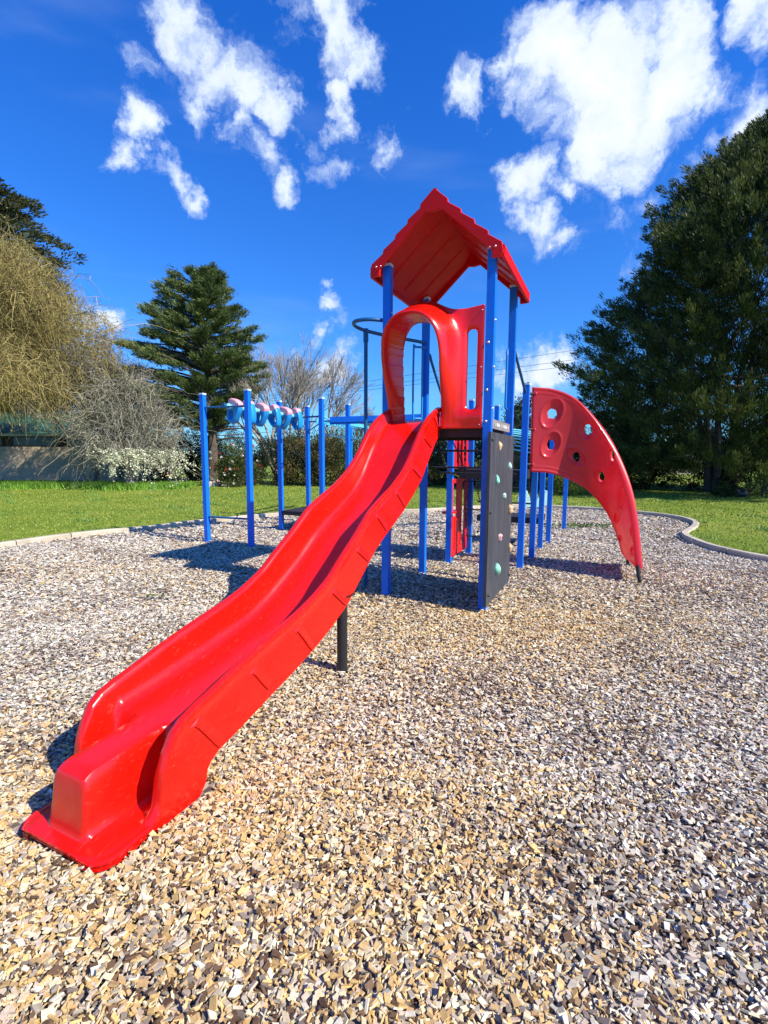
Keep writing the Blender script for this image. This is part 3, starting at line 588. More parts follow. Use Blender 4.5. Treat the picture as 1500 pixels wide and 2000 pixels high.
# --- fire pole with ring
z = 2.86
ringp = [W(2.131, 4.66, z), W(2.30, 4.60, z), W(2.47, 4.70, z), W(2.55, 4.90, z), W(2.57, 5.2, z), W(2.52, 5.42, z), W(2.40, 5.62, z), W(2.25, 5.72, z), W(2.136, 5.73, z)]
ringp = [W(2.131, 4.66, z), W(2.28, 4.52, z), W(2.44, 4.52, z), W(2.53, 4.66, z), W(2.53, 4.86, z), W(2.44, 5.12, z), W(2.31, 5.38, z), W(2.2, 5.56, z), W(2.136, 5.70, z)]
fp = tubeobj('fire_pole', [W(2.52, 4.90, -.05), W(2.52, 4.90, 2.85)], .021, TEAL, PS, 12); adopt(fp)
tubeobj('ring_rail', ringp, .019, TEAL, fp, 10, sm=6)
tubeobj('collar', [W(2.52, 4.90, 2.74), W(2.52, 4.90, 2.88)], .028, TEAL, fp, 12)
# --- handrails and grab handles
for P in ([(.508, 6.2, 2.76), (.56, 6.27, 2.76), (.60, 6.34, 2.66), (.76, 6.62, 2.32), (.88, 6.72, 2.05), (.90, 6.72, 1.72)],
          [(1.477, 5.75, 2.80), (1.50, 5.82, 2.74), (1.79, 6.36, 2.36), (1.83, 6.42, 2.30)]):
    adopt(tubeobj('handrail', P, .017, TEAL, PS, 10, sm=4))
for P in ([(.50, 6.06, 2.80), (.37, 6.02, 2.80), (.345, 6.01, 2.76), (.345, 6.01, 2.0), (.37, 6.02, 1.96), (.43, 6.04, 1.96), (.455, 6.05, 2.0), (.455, 6.05, 2.70), (.48, 6.06, 2.76)],
          [(1.385, 5.66, 2.70), (1.37, 5.62, 2.66), (1.368, 5.60, 2.62), (1.365, 5.60, 2.10), (1.375, 5.62, 2.05), (1.42, 5.70, 2.02)]):
    adopt(tubeobj('grab_handle', P, .013, BLUE2, PS, 8, sm=3))
# --- hanging chain steps between tower deck and the lower platform, and from it down
CH = mat('black_chain', (.03, .032, .035), .5, .5, noise=.3)
def chain(P, nlink, r=.012, name='chain'):
    Q = smoothpath(P, 12); L = [0]
    for a, b in zip(Q[:-1], Q[1:]): L.append(L[-1]+(b-a).length)
    n = int(L[-1]/.034); bm = bmesh.new()
    for i in range(n):
        s = L[-1]*(i+.5)/n; k = max(j for j in range(len(L)) if L[j] <= s); k = min(k, len(Q)-2)
        p = Q[k].lerp(Q[k+1], (s-L[k])/max(1e-6, L[k+1]-L[k])); T = (Q[k+1]-Q[k]).normalized()
        A = T.cross(Vector((0, 0, 1)) if abs(T.z) < .9 else Vector((1, 0, 0))).normalized(); B = T.cross(A)
        if i % 2: A = B
        pts = [p+T*(.023*math.cos(t))+A*(.012*math.sin(t)) for t in np.linspace(0, 2*math.pi, 8, endpoint=False)]
        tube(bm, pts, .0045, 4, closed=True)
    return adopt(bmobj(name, bm, CH, PS, smooth=True, angle=60))
for u in (1.95, 1.30):
    chain([W(u, 5.76, 1.74), W(u-.0, 5.9, 1.52), W(u, 6.12, 1.34), W(u, 6.34, 1.27), W(u, 6.5, 1.26)], 20)
for u in (1.62, 1.16):
    chain([W(u, 5.76, 1.72), W(u, 5.80, 1.2), W(u, 5.9, .75), W(u, 6.0, .45)], 20)
for v, z in ((5.86, 1.57), (6.10, 1.36), (6.34, 1.28)): adopt(tubeobj('rung', [W(2.12, v, z), W(1.1, v, z)], .013, BLACK, PS, 8))
for v, z in ((5.80, 1.20), (5.88, .85), (5.98, .5)): adopt(tubeobj('rung', [W(1.64, v, z), W(1.14, v, z)], .009, BLACK, PS, 8))
chain([W(1.1, 7.35, 1.25), W(1.1, 7.6, .9), W(1.1, 8.0, .6), W(1.1, 8.2, .5)], 20); chain([W(1.9, 7.35, 1.25), W(1.9, 7.6, .9), W(1.9, 8.0, .6), W(1.9, 8.2, .5)], 20)
for v, z in ((7.5, 1.03), (7.75, .78)): adopt(tubeobj('rung', [W(1.95, v, z), W(1.05, v, z)], .013, BLACK, PS, 8))
# --- red play panels on the lower platform (plane u = 1.98)
hx = [rrect(6.62+i*.19, 1.40, 6.72+i*.19, 1.80, .03) for i in range(4)]
adopt(plate('slatted_panel', rrect(6.50, 1.33, 7.42, 1.87, .03), hx, .014, .002, REDP, PS, MUV(1.98, 0, 0, 'v')))
for i in range(4):
    pass
holes = [rrect(6.48, .66, 6.66, 1.13, .02), rrect(6.93, .22, 7.06, 1.13, .02)]
wp_ = adopt(plate('window_panel', rrect(6.44, .10, 7.34, 1.19, .02), holes, .014, .002, REDP, PS, MUV(1.98, 0, 0, 'v')))
bm = bmesh.new()
for (a0, b0, a1, b1) in ((6.58, .20, 6.88, .225), (6.58, .60, 6.88, .625), (6.58, .225, 6.605, .60), (6.855, .225, 6.88, .60)): box(bm, 1.993, (a0+a1)/2, (b0+b1)/2, .012, a1-a0, b1-b0)
for (a0, b0, a1, b1) in ((6.58, .20, 6.88, .225), (6.58, .60, 6.88, .625), (6.58, .225, 6.605, .60), (6.855, .225, 6.88, .60)): box(bm, 1.967, (a0+a1)/2, (b0+b1)/2, .012, a1-a0, b1-b0)
bmobj('panel_moulding', bm, REDP, wp_)
bm = bmesh.new(); box(bm, 2.05, 6.62, .72, .16, .30, .03); bmobj('shelf', bm, REDP, wp_, bevel=.005)

# --- overhead glider track between the two left posts and the left platform
gt = tubeobj('overhead_track', [(-2.60, 8.02, 2.295), (-1.586, 9.5, 2.235)], .034, CYANP, PS, 14); adopt(gt)
for a, b in (((-3.014, 8.213, 2.283), (-2.185, 7.907, 2.283)), ((-2.075, 9.76, 2.225), (-1.167, 9.147, 2.225)), ((-1.692, 10.843, 2.24), (-.772, 10.394, 2.24))):
    adopt(tubeobj('cross_bar', [a, b], .017, TEAL, PS, 10))
adopt(tubeobj('cross_bar', [(-3.014, 8.213, .46), (-2.185, 7.907, .46)], .017, TEAL, PS, 10))
adopt(tubeobj('cross_bar', [(-1.692, 10.843, 2.02), (-1.167, 9.147, 2.12)], .014, BLUE2, PS, 8))
TD = (Vector((-1.586, 9.5, 2.235))-Vector((-2.60, 8.02, 2.295))).normalized(); TL = (Vector((-2.6, 8.02, 2.295)), Vector((-1.586, 9.5, 2.235)))
tubeobj('end_cap', [TL[0]-TD*.02, TL[0]+TD*.03], .042, TEAL, gt, 14)
def pod(s, rot, i):
    c = TL[0].lerp(TL[1], s); B = TD.cross(Vector((0, 0, 1))).normalized(); Q = Matrix.Rotation(rot, 3, TD)
    X = (Q @ B); Z = (Q @ Vector((0, 0, 1)))
    M = Matrix(((X.x, Z.x, TD.x, c.x), (X.y, Z.y, TD.y, c.y), (X.z, Z.z, TD.z, c.z), (0, 0, 0, 1))) @ Matrix.Scale(.84, 4)
    out_b = cr2([(-.16, .05), (-.165, -.04), (-.13, -.19), (-.075, -.30), (.0, -.325), (.075, -.30), (.13, -.19), (.165, -.04), (.16, .05)], 4)
    hole_b = cr2([(-.075, -.10), (-.06, -.21), (0, -.25), (.06, -.21), (.075, -.10), (0, -.075), (-.075, -.10)], 4)[:-1]
    tb = plate('grip', out_b, [hole_b], .14, .03, PODB, gt, M)
    M2 = M.copy()
    out_p = cr2([(-.15, .01), (-.155, .10), (-.08, .155), (.08, .155), (.155, .10), (.15, .01)], 4)
    plate('grip_cap', out_p, [], .155, .03, PINK, tb, M2)
for q_ in (.05, .195, .355, .515, .67, .825, .95): bm = bmesh.new(); bmesh.ops.create_uvsphere(bm, u_segments=14, v_segments=10, radius=.05, matrix=Matrix.Translation(TL[0].lerp(TL[1], q_))); bmobj('coupler', bm, CYANP, gt, smooth=True)
for i, (s, r_) in enumerate([(.12, .35), (.27, -.35), (.44, .35), (.59, -.35), (.75, .35), (.90, -.35)]): pod(s, r_, i)
# --- track ride beam
bm = bmesh.new()
def bar(bm, a, b, wd, zt, zb):
    a, b = Vector(a), Vector(b); d = (b-a); d.z = 0; d.normalize(); s = Vector((-d.y, d.x, 0))*wd/2
    vs = [bm.verts.new(Vector((p.x, p.y, p.z+zz))+q) for p in (a, b) for zz in (zb, zt) for q in (-s, s)]
    for f in ((0, 1, 3, 2), (4, 6, 7, 5), (0, 4, 5, 1), (2, 3, 7, 6), (0, 2, 6, 4), (1, 5, 7, 3)): bm.faces.new([vs[i] for i in f])
pa, pb = W(5.02, 8.25, 2.19), W(2.2, 8.78, 2.235)
bar(bm, pa, pb, .11, .055, -.05); bar(bm, pa, pb, .05, -.053, -.085)
beam = adopt(bmobj('track_beam', bm, BLUE, PS, bevel=.008))
bm = bmesh.new(); bar(bm, W(2.3, 8.76, 2.06), W(2.05, 8.80, 2.06), .12, .06, -.07); bmobj('trolley', bm, BLUE2, beam, bevel=.01)
tubeobj('bracket', [W(5.02, 8.25, 2.19), (-1.167, 9.147, 2.24)], .016, CYANP, beam, 8)
# --- overhead ring ladder going back from the left platform
ra, rb_ = Vector((-1.05, 10.5, 2.23)), Vector((-.42, 12.6, 2.22))
ra2, rb2 = ra+Vector((-.42, .12, 0)), rb_+Vector((-.42, .12, 0))
bm = bmesh.new(); bar(bm, ra, rb_, .03, .05, -.03); bar(bm, ra2, rb2, .03, .05, -.03)
rl = adopt(bmobj('ring_ladder', bm, CYAN, PS, bevel=.004))
for i in range(7):
    p = ra.lerp(rb_, (i+.5)/7)+Vector((-.21, .06, 0)); d = (rb_-ra).normalized(); side = Vector((-d.y, d.x, 0))
    pts = [p+Vector((0, 0, -.16))+(side*math.cos(t)+Vector((0, 0, 1))*math.sin(t))*.145 for t in np.linspace(0, 2*math.pi, 20, endpoint=False)]
    tubeobj('ring', pts, .008, CYAN, rl, 6, closed=True)
    tubeobj('rung', [p-side*.2+Vector((0, 0, .01)), p+side*.2+Vector((0, 0, .01))], .012, CYAN, rl, 6)
# --- arched bar climber behind the tower on the right
bm = bmesh.new(); A0 = Vector((2.30, 8.9, 2.0)); 
bars = []
for i in range(9):
    t = i/8; p = Vector((2.25+.05*t, 9.2+.55*t, 2.02-.30*t*t-.02*t)); bars.append((p, p+Vector((1.0, .45, -.06-.10*t))))
bl = adopt(tubeobj('bar_ladder', [b[0] for b in bars], .018, BLUE2, PS, 8))
tubeobj('side_rail', [b[1] for b in bars], .018, BLUE2, bl, 8)
for a, b in bars: tubeobj('rung', [a, b], .014, CYAN, bl, 8)

# --- twisted arch climber
r1p = [(1.93, 6.5, 2.413), (2.215, 6.45, 2.375), (2.46, 6.38, 2.251), (2.655, 6.3, 2.025), (2.809, 6.2, 1.745), (2.913, 6.08, 1.426), (2.978, 5.95, 1.085), (3.003, 5.83, .722), (3.021, 5.7, .171)]
r2p = [(1.955, 6.5, 1.299), (2.215, 6.5, 1.28), (2.465, 6.52, 1.199), (2.721, 6.54, 1.062), (2.926, 6.56, .867), (3.087, 6.58, .655), (3.209, 6.6, .405), (3.29, 6.62, .20), (3.38, 6.63, .085)]
def resample(P, n):
    Q = smoothpath(P, 16); L = [0]
    for a, b in zip(Q[:-1], Q[1:]): L.append(L[-1]+(b-a).length)
    L = np.array(L)/L[-1]; Q = np.array([tuple(q) for q in Q]); tt = np.linspace(0, 1, n); return np.stack([np.interp(tt, L, Q[:, k]) for k in range(3)], 1)
NS, NT = 230, 110
A = resample(r1p, NS); B = resample(r2p, NS); tt = np.linspace(0, 1, NT)[None, :, None]
G3 = A[:, None]*(1-tt)+B[:, None]*tt
ds = np.gradient(G3, axis=0); dt = np.gradient(G3, axis=1); Nn = np.cross(ds, dt); Nn /= np.linalg.norm(Nn, axis=2, keepdims=True)+1e-9
if (Nn*(G3-np.array([0, 0, 1.5]))).sum(2).mean() < 0: Nn = -Nn      # outward normal points away from the front
sS = np.linspace(0, 1, NS)[:, None]*np.ones((1, NT)); tT = np.linspace(0, 1, NT)[None]*np.ones((NS, 1))
P2 = np.zeros((NS, NT, 2))
import itertools
def proj2(P):   # sheet coordinates in metres: arc length of centre line and offset across
    return None
CL = G3[:, NT//2]; arc = np.concatenate([[0], np.cumsum(np.linalg.norm(np.diff(CL, axis=0), axis=1))]); wid = np.linalg.norm(A-B, axis=1)
a2 = arc[:, None]*np.ones((1, NT)); b2 = (tT-.5)*wid[:, None]
print('ARCH arc', arc[-1], 'wid', wid[::40])
EL_ = []
def find(p):   # nearest sheet point to a 3-D ray through the photo is replaced by nearest point to given world x,z
    d = (G3[..., 0]-p[0])**2+(G3[..., 2]-p[1])**2; i, j = np.unravel_index(np.argmin(d), d.shape); return a2[i, j], b2[i, j]
HOL = [((2.19, 2.07), .115, .20, 20, 1), ((2.62, 1.85), .10, .165, 35, 1), ((2.20, 1.66), .115, .185, 25, 1), ((2.53, 1.50), .10, .17, 75, 1), ((2.86, 1.53), .085, .14, 5, 1), ((2.83, 1.24), .085, .13, 60, 1), ((3.02, .98), .08, .16, -15, 0), ((2.97, .62), .07, .16, 0, 0), ((3.10, .72), .07, .14, 0, 0), ((3.20, .40), .06, .14, 0, 0), ((3.06, .35), .06, .14, 0, 0)]
disp = np.zeros((NS, NT)); hm = np.ones((NS, NT))*9
for (p, ra_, rb__, ang, op) in HOL:
    ca, cb = find(p); an = R(ang); da, db = a2-ca, b2-cb
    ua = (da*math.cos(an)+db*math.sin(an))/ra_; ub = (-da*math.sin(an)+db*math.cos(an))/rb__
    q = np.sqrt(ua**2+ub**2)
    disp += -.010*np.exp(-((q-1)/.09)**2)           # raised lip
    disp += .036*np.clip(1-q, 0, 1)**.7*(q < 1)      # dish
    if op:
        da2, db2 = da-.012, db-.0; q2 = np.sqrt((da2/.046)**2+(db2/.058)**2); hm = np.minimum(hm, q2)
disp *= np.clip((np.minimum(tT, 1-tT)*wid[:, None]-.03)/.05, 0, 1)
# raised border along the rails
eb = np.minimum(tT, 1-tT)*wid[:, None]; disp += -.012*np.exp(-((eb-.018)/.016)**2)-.006*np.exp(-((eb-.075)/.010)**2)
Gf = G3+Nn*disp[..., None]
# snap hole boundary
keep = hm > 1
TH = .075
rounding = .022*(1-np.clip(eb/.022, 0, 1))**2
Gf2 = Gf+Nn*rounding[..., None]; Gb = G3+Nn*(TH-rounding)[..., None]
iA = np.arange(NS*NT).reshape(NS, NT)
kc = keep[:-1, :-1] & keep[1:, :-1] & keep[1:, 1:] & keep[:-1, 1:]
ii, jj = np.nonzero(kc); tot = NS*NT
Fl = [(iA[i, j], iA[i+1, j], iA[i+1, j+1], iA[i, j+1]) for i, j in zip(ii, jj)]+[(iA[i, j]+tot, iA[i, j+1]+tot, iA[i+1, j+1]+tot, iA[i+1, j]+tot) for i, j in zip(ii, jj)]
kp = np.zeros((NS+1, NT+1), bool); kp[1:NS, 1:NT] = kc
for i, j in zip(ii, jj):
    if not kp[i, j+1]: Fl.append((iA[i, j], iA[i, j+1], iA[i, j+1]+tot, iA[i, j]+tot))
    if not kp[i+2, j+1]: Fl.append((iA[i+1, j+1], iA[i+1, j], iA[i+1, j]+tot, iA[i+1, j+1]+tot))
    if not kp[i+1, j]: Fl.append((iA[i+1, j], iA[i, j], iA[i, j]+tot, iA[i+1, j]+tot))
    if not kp[i+1, j+2]: Fl.append((iA[i, j+1], iA[i+1, j+1], iA[i+1, j+1]+tot, iA[i, j+1]+tot))
bm = bmesh.new(); allv = np.concatenate([Gf2.reshape(-1, 3), Gb.reshape(-1, 3)]); bb = [bm.verts.new(p) for p in allv]
for f in Fl: bm.faces.new([bb[k] for k in f])
bmesh.ops.delete(bm, geom=[v for v in bm.verts if not v.link_faces], context='VERTS')
hv = [v for v in bm.verts if any(True for _ in ())]
for _ in range(2): bmesh.ops.smooth_vert(bm, verts=bm.verts, factor=.45, use_axis_x=True, use_axis_y=True, use_axis_z=True)
ac = adopt(bmobj('arch_climber', bm, RED2, PS, smooth=True, angle=55)); ac['label'] = 'curved red climbing panel with oval dimples'
for P in ([(3.03, 5.70, .22), (3.045, 5.69, .10), (3.08, 5.67, -.04)], [(3.37, 6.62, .16), (3.385, 6.63, .08), (3.40, 6.64, -.04)]): tubeobj('foot', P, .022, BLACK, ac, 10)
for z in (2.32, 1.86, 1.40): bolt((1.975, 6.50-.01, z), (0, -1, 0), .02, ac, RED2, .014); tubeobj('bracket', [(1.86, 6.46, z), (1.96, 6.52, z)], .018, BLACK, ac, 8)
adopt(tubeobj('panel_post', [(1.875, 6.50, 1.28), (1.875, 6.50, 2.47)], .018, TEAL, PS, 8))

# ------------------------------------------------------------------ vegetation
def leafquads(C, D, ln, wd, col, r):
    """diamond leaves: C centres, D directions, ln/wd arrays"""
    n = len(C); D = D/(np.linalg.norm(D, axis=1, keepdims=True)+1e-9); Q = r.normal(0, 1, (n, 3)); S = np.cross(D, Q); S /= np.linalg.norm(S, axis=1, keepdims=True)+1e-9
    Nq = np.cross(D, S)
    P = np.stack([C-D*ln[:, None]*.5, C+S*wd[:, None]*.5+Nq*wd[:, None]*.12, C+D*ln[:, None]*.5, C-S*wd[:, None]*.5+Nq*wd[:, None]*.12], 1)
    return P.reshape(-1, 3), np.arange(n*4).reshape(-1, 4), np.repeat(col, 4, 0)
def clumpcloud(centres, rad, per, ln, wd, c1, c2, r, out_dir=None, flat=.8, up=.2, cvar=.35, rnd_=.5, og=1.2):
    n = len(centres); m = n*per; off = r.normal(0, 1, (m, 3)); off /= np.linalg.norm(off, axis=1, keepdims=True); off *= (r.uniform(0, 1, (m, 1))**.45)
    off[:, 2] *= flat; rr = np.repeat(rad if hasattr(rad, '__len__') else np.full(n, rad), per)[:, None]
    C = np.repeat(centres, per, 0)+off*rr; D = off+r.normal(0, rnd_, (m, 3)); D[:, 2] += up
    if out_dir is not None: D += np.repeat(out_dir, per, 0)*og
    mixf = np.clip(np.repeat(r.uniform(0, 1, n), per)+r.normal(0, cvar*.5, m), 0, 1)[:, None]; col = c1*(1-mixf)+c2*mixf; col = col*r.uniform(.75, 1.2, (m, 1))
    return leafquads(C, D, ln*r.uniform(.6, 1.3, m), wd*r.uniform(.6, 1.3, m), col.clip(.005, .9), r)
def merge(L):
    V, Fc, C, o = [], [], [], 0
    for a, b, c in L: V.append(a); Fc.append(b+o); C.append(c); o += len(a)
    return np.concatenate(V), np.concatenate(Fc), np.concatenate(C)
A3 = np.array
def limb(bm, P, r0, r1, seg=8, sm=4):
    Q = smoothpath(P, sm); n = len(Q); tube(bm, Q, [r0+(r1-r0)*i/(n-1) for i in range(n)], seg)
def stemobj(name, limbs, m, parent):
    bm = bmesh.new()
    for P, a, b in limbs: limb(bm, P, a, b)
    return bmobj(name, bm, m, parent, smooth=True, angle=60)
def ribbons(P, width, col, r):    # P: (n,k,3) strands -> thin three-sided twigs
    n, k, _ = P.shape; T = np.gradient(P, axis=1); T /= np.linalg.norm(T, axis=2, keepdims=True)+1e-9; Q = r.normal(0, 1, (n, 1, 3)); S = np.cross(T, Q); S /= np.linalg.norm(S, axis=2, keepdims=True)+1e-9; S2 = np.cross(T, S)
    tp = np.linspace(1, .35, k)[None, :, None]*(width[:, None, None] if hasattr(width, '__len__') else width)
    ringv = np.stack([P+S*tp, P+(-.5*S+.87*S2)*tp, P+(-.5*S-.87*S2)*tp], 2)  # n,k,3,3
    base = (np.arange(n)*k*3)[:, None, None]; i = np.arange(k-1)[None, :, None]*3; j = np.arange(3)[None, None]; j2 = (j+1) % 3
    Fq = np.stack([base+i+j, base+i+j2, base+i+3+j2, base+i+3+j], -1).reshape(-1, 4)
    return ringv.reshape(-1, 3), Fq, np.repeat(col, k*3, 0)

def px2x(px, y): return (px-750)/F*y
def z_at(py, y): return HC+(893-py)/F*y*1.0

# right: large dark cypress
def cypress(x, y, H, rad, seed, label, group=None, name='cypress_tree', n=6500, c1=A3([.012, .032, .012]), c2=A3([.13, .155, .040]), base=1.6, stems=7, prof=None, per=75, lean_=2.5):
    r = np.random.default_rng(seed); t = empty(name, (x, y, .05)); tag(t, label, 'tree', group)
    z = base+(H-base)*r.uniform(0, 1, n)**.9; a = r.uniform(0, 2*np.pi, n); f = (z-base)/(H-base)
    zz = A3([0, .13, .28, .47, .64, .80, .93, 1.0]); rr = A3([.80, .88, 1.0, .94, .85, .62, .33, .05]) if prof is None else prof
    lob = 1+.12*np.sin(a*3+z*.9)+.08*np.sin(a*5-z*1.7)+.06*np.sin(z*4+a*2)
    Rr = np.interp(f, zz, rr)*rad*lob; q = r.uniform(.12, 1, n)**.5
    C = np.stack([np.cos(a)*Rr*q+lean_*z/H, np.sin(a)*Rr*q, z-.25*q], 1); D = np.stack([np.cos(a), np.sin(a), np.full(n, .55)], 1)
    L = [clumpcloud(C, r.uniform(.24, .46, n), per, .15, .038, c1, c2, r, D, flat=.85, up=.7, rnd_=.3, og=1.5)]
    # spiky sprays on the outside
    m = n*3; k = r.integers(0, n, m); k = k[q[k] > .6]; C2 = C[k]+D[k]*r.uniform(.2, .6, (len(k), 1)); L.append(clumpcloud(C2, .15, 18, .19, .03, c1, c2*1.15, r, D[k]*1.5, flat=1, up=.6, rnd_=.2))
    a_, b_, c_ = merge(L); npmesh('crown', a_, b_, FOL, t, col=c_)
    lim = []
    for i in range(stems):
        an = 2*math.pi*i/stems+.4; bx, by = .42*math.cos(an), .30*math.sin(an); lean = rad*(.12+.5*(i % 3)/3)
        lim.append(([(bx, by, -.1), (bx*1.3, by*1.3, 1.2), (bx*1.2+math.cos(an)*lean*.35, by*1.2+math.sin(an)*lean*.35, H*.35), (math.cos(an)*lean*.7+1.6, math.sin(an)*lean*.7, H*.55)], .20, .03))
    for i in range(16):
        an = r.uniform(0, 6.28); z0 = r.uniform(.8, H*.45); ll = rad*r.uniform(.5, .85); lim.append(([(0, 0, z0), (math.cos(an)*ll*.5, math.sin(an)*ll*.5, z0+.25), (math.cos(an)*ll, math.sin(an)*ll, z0+ll*.35)], .09, .02))
    stemobj('trunk', lim, BARK, t); return t
big = cypress(14.2, 20.6, 15.3, 6.2, 11, 'huge dark green cypress on the right with several trunks rising from the grass', base=1.0, prof=None)

# cedar on the left with layered boughs
def cedar(x, y, seed):
    r = np.random.default_rng(seed); t = empty('cedar_tree', (x, y, .05)); tag(t, 'dark green cedar with layered boughs and bare lower trunk left of the climbing frame', 'tree')
    zs_ = A3([2.6, 3.2, 4.0, 5.2, 6.3, 7.4, 8.6, 9.6, 10.6]); Lf = A3([3.2, 4.7, 4.9, 4.2, 3.9, 3.1, 2.2, 1.7, .5]); Rt = A3([.6, 1.0, 1.8, 2.4, 2.4, 2.0, 1.5, 1.1, .4]); K = y/24.6
    lim = [([(0, 0, -.1), (.08, 0, 3), (-.15, .1, 6.5), (-.3, 0, 10.2)], .30, .04)]; Ls = []
    nb = 230
    for i in range(nb):
        z = 2.7+7.7*((i+.5)/nb)**.95; a = r.uniform(0, 2*math.pi); cx = math.cos(a); side = 1.1*np.interp(z, zs_, Lf) if cx < 0 else 1.18*np.interp(z, zs_, Rt)
        other = .5*(np.interp(z, zs_, Lf)+np.interp(z, zs_, Rt))*.8; L = (abs(cx)*side+(1-abs(cx))*other)*r.uniform(.65, 1.05)*K
        tip = A3([cx*L, math.sin(a)*L, z+.10*L+r.uniform(-.15, .25)]); s0 = A3([-.03*z, 0, z-.25]); mid = (s0+tip)/2+A3([0, 0, .05*L])
        lim.append(([tuple(s0), tuple(mid), tuple(tip)], .055+.01*L/3, .012))
        nc = int(8+L*8); q = r.uniform(.28, 1.03, nc)**.75; C = s0*(1-q[:, None])+tip*q[:, None]; perp = A3([-math.sin(a), cx, 0]); C = C+perp*r.normal(0, .20*L*.55, (nc, 1))*(1.15-q[:, None])+A3([0, 0, 1])*r.normal(0.03, .07, (nc, 1))
        D = np.tile(A3([cx, math.sin(a), .35]), (nc, 1))+perp*r.normal(0, .5, (nc, 1))
        Ls.append(clumpcloud(C, r.uniform(.16, .34, nc), 26, .20, .032, A3([.035, .07, .022]), A3([.20, .25, .07]), r, D, flat=.42, up=.45))
    for i in range(30):   # bare dead boughs low on the trunk
        a = r.uniform(0, 6.28); z = r.uniform(1.6, 4.2); L = r.uniform(1.5, 3.6)*(1 if math.cos(a) > 0 else .8); c, s = math.cos(a), math.sin(a)
        lim.append(([(0, 0, z), (c*L*.5, s*L*.5, z+.15), (c*L, s*L, z-.1+r.uniform(-.3, .5))], .03, .006))
    a_, b_, c_ = merge(Ls); npmesh('crown', a_, b_, FOL, t, col=c_); stemobj('trunk', lim, BARK, t); return t
cedar(-8.75, 24.8, 21)

# pine far left, behind the willow
def pine(x, y, H, rad, seed, label):
    r = np.random.default_rng(seed); t = empty('pine_tree', (x, y, .05)); tag(t, label, 'tree')
    n = 1000; z = H*r.uniform(.22, 1, n); f = z/H; a = r.uniform(0, 2*np.pi, n); Rr = np.interp(f, [.2, .5, .75, .9, 1], [.9, 1, .92, .6, .15])*rad*(1+.18*np.sin(z*2.2)+.12*np.sin(a*4))
    q = r.uniform(.2, 1, n)**.5; C = np.stack([np.cos(a)*Rr*q, np.sin(a)*Rr*q, z], 1)
    D = np.stack([np.cos(a), np.sin(a), np.full(n, .3)], 1); v = clumpcloud(C, r.uniform(.5, .95, n), 120, .28, .085, A3([.03, .04, .014]), A3([.11, .115, .032]), r, D, flat=.5, up=.3)
    npmesh('crown', *v[:2], FOL, t, col=v[2]); lim = [([(0, 0, -.1), (.2, 0, H*.5), (0, 0, H*.95)], .4, .06)]
    for i in range(24): an = r.uniform(0, 6.28); z0 = r.uniform(.25, .85)*H; lim.append(([(0, 0, z0), (math.cos(an)*rad*.8, math.sin(an)*rad*.8, z0+.5)], .12, .03))
    stemobj('trunk', lim, BARK, t)
pine(px2x(-45, 33), 33, 20.0, 6.3, 31, 'tall dark pine rising behind the golden willow at the far left')

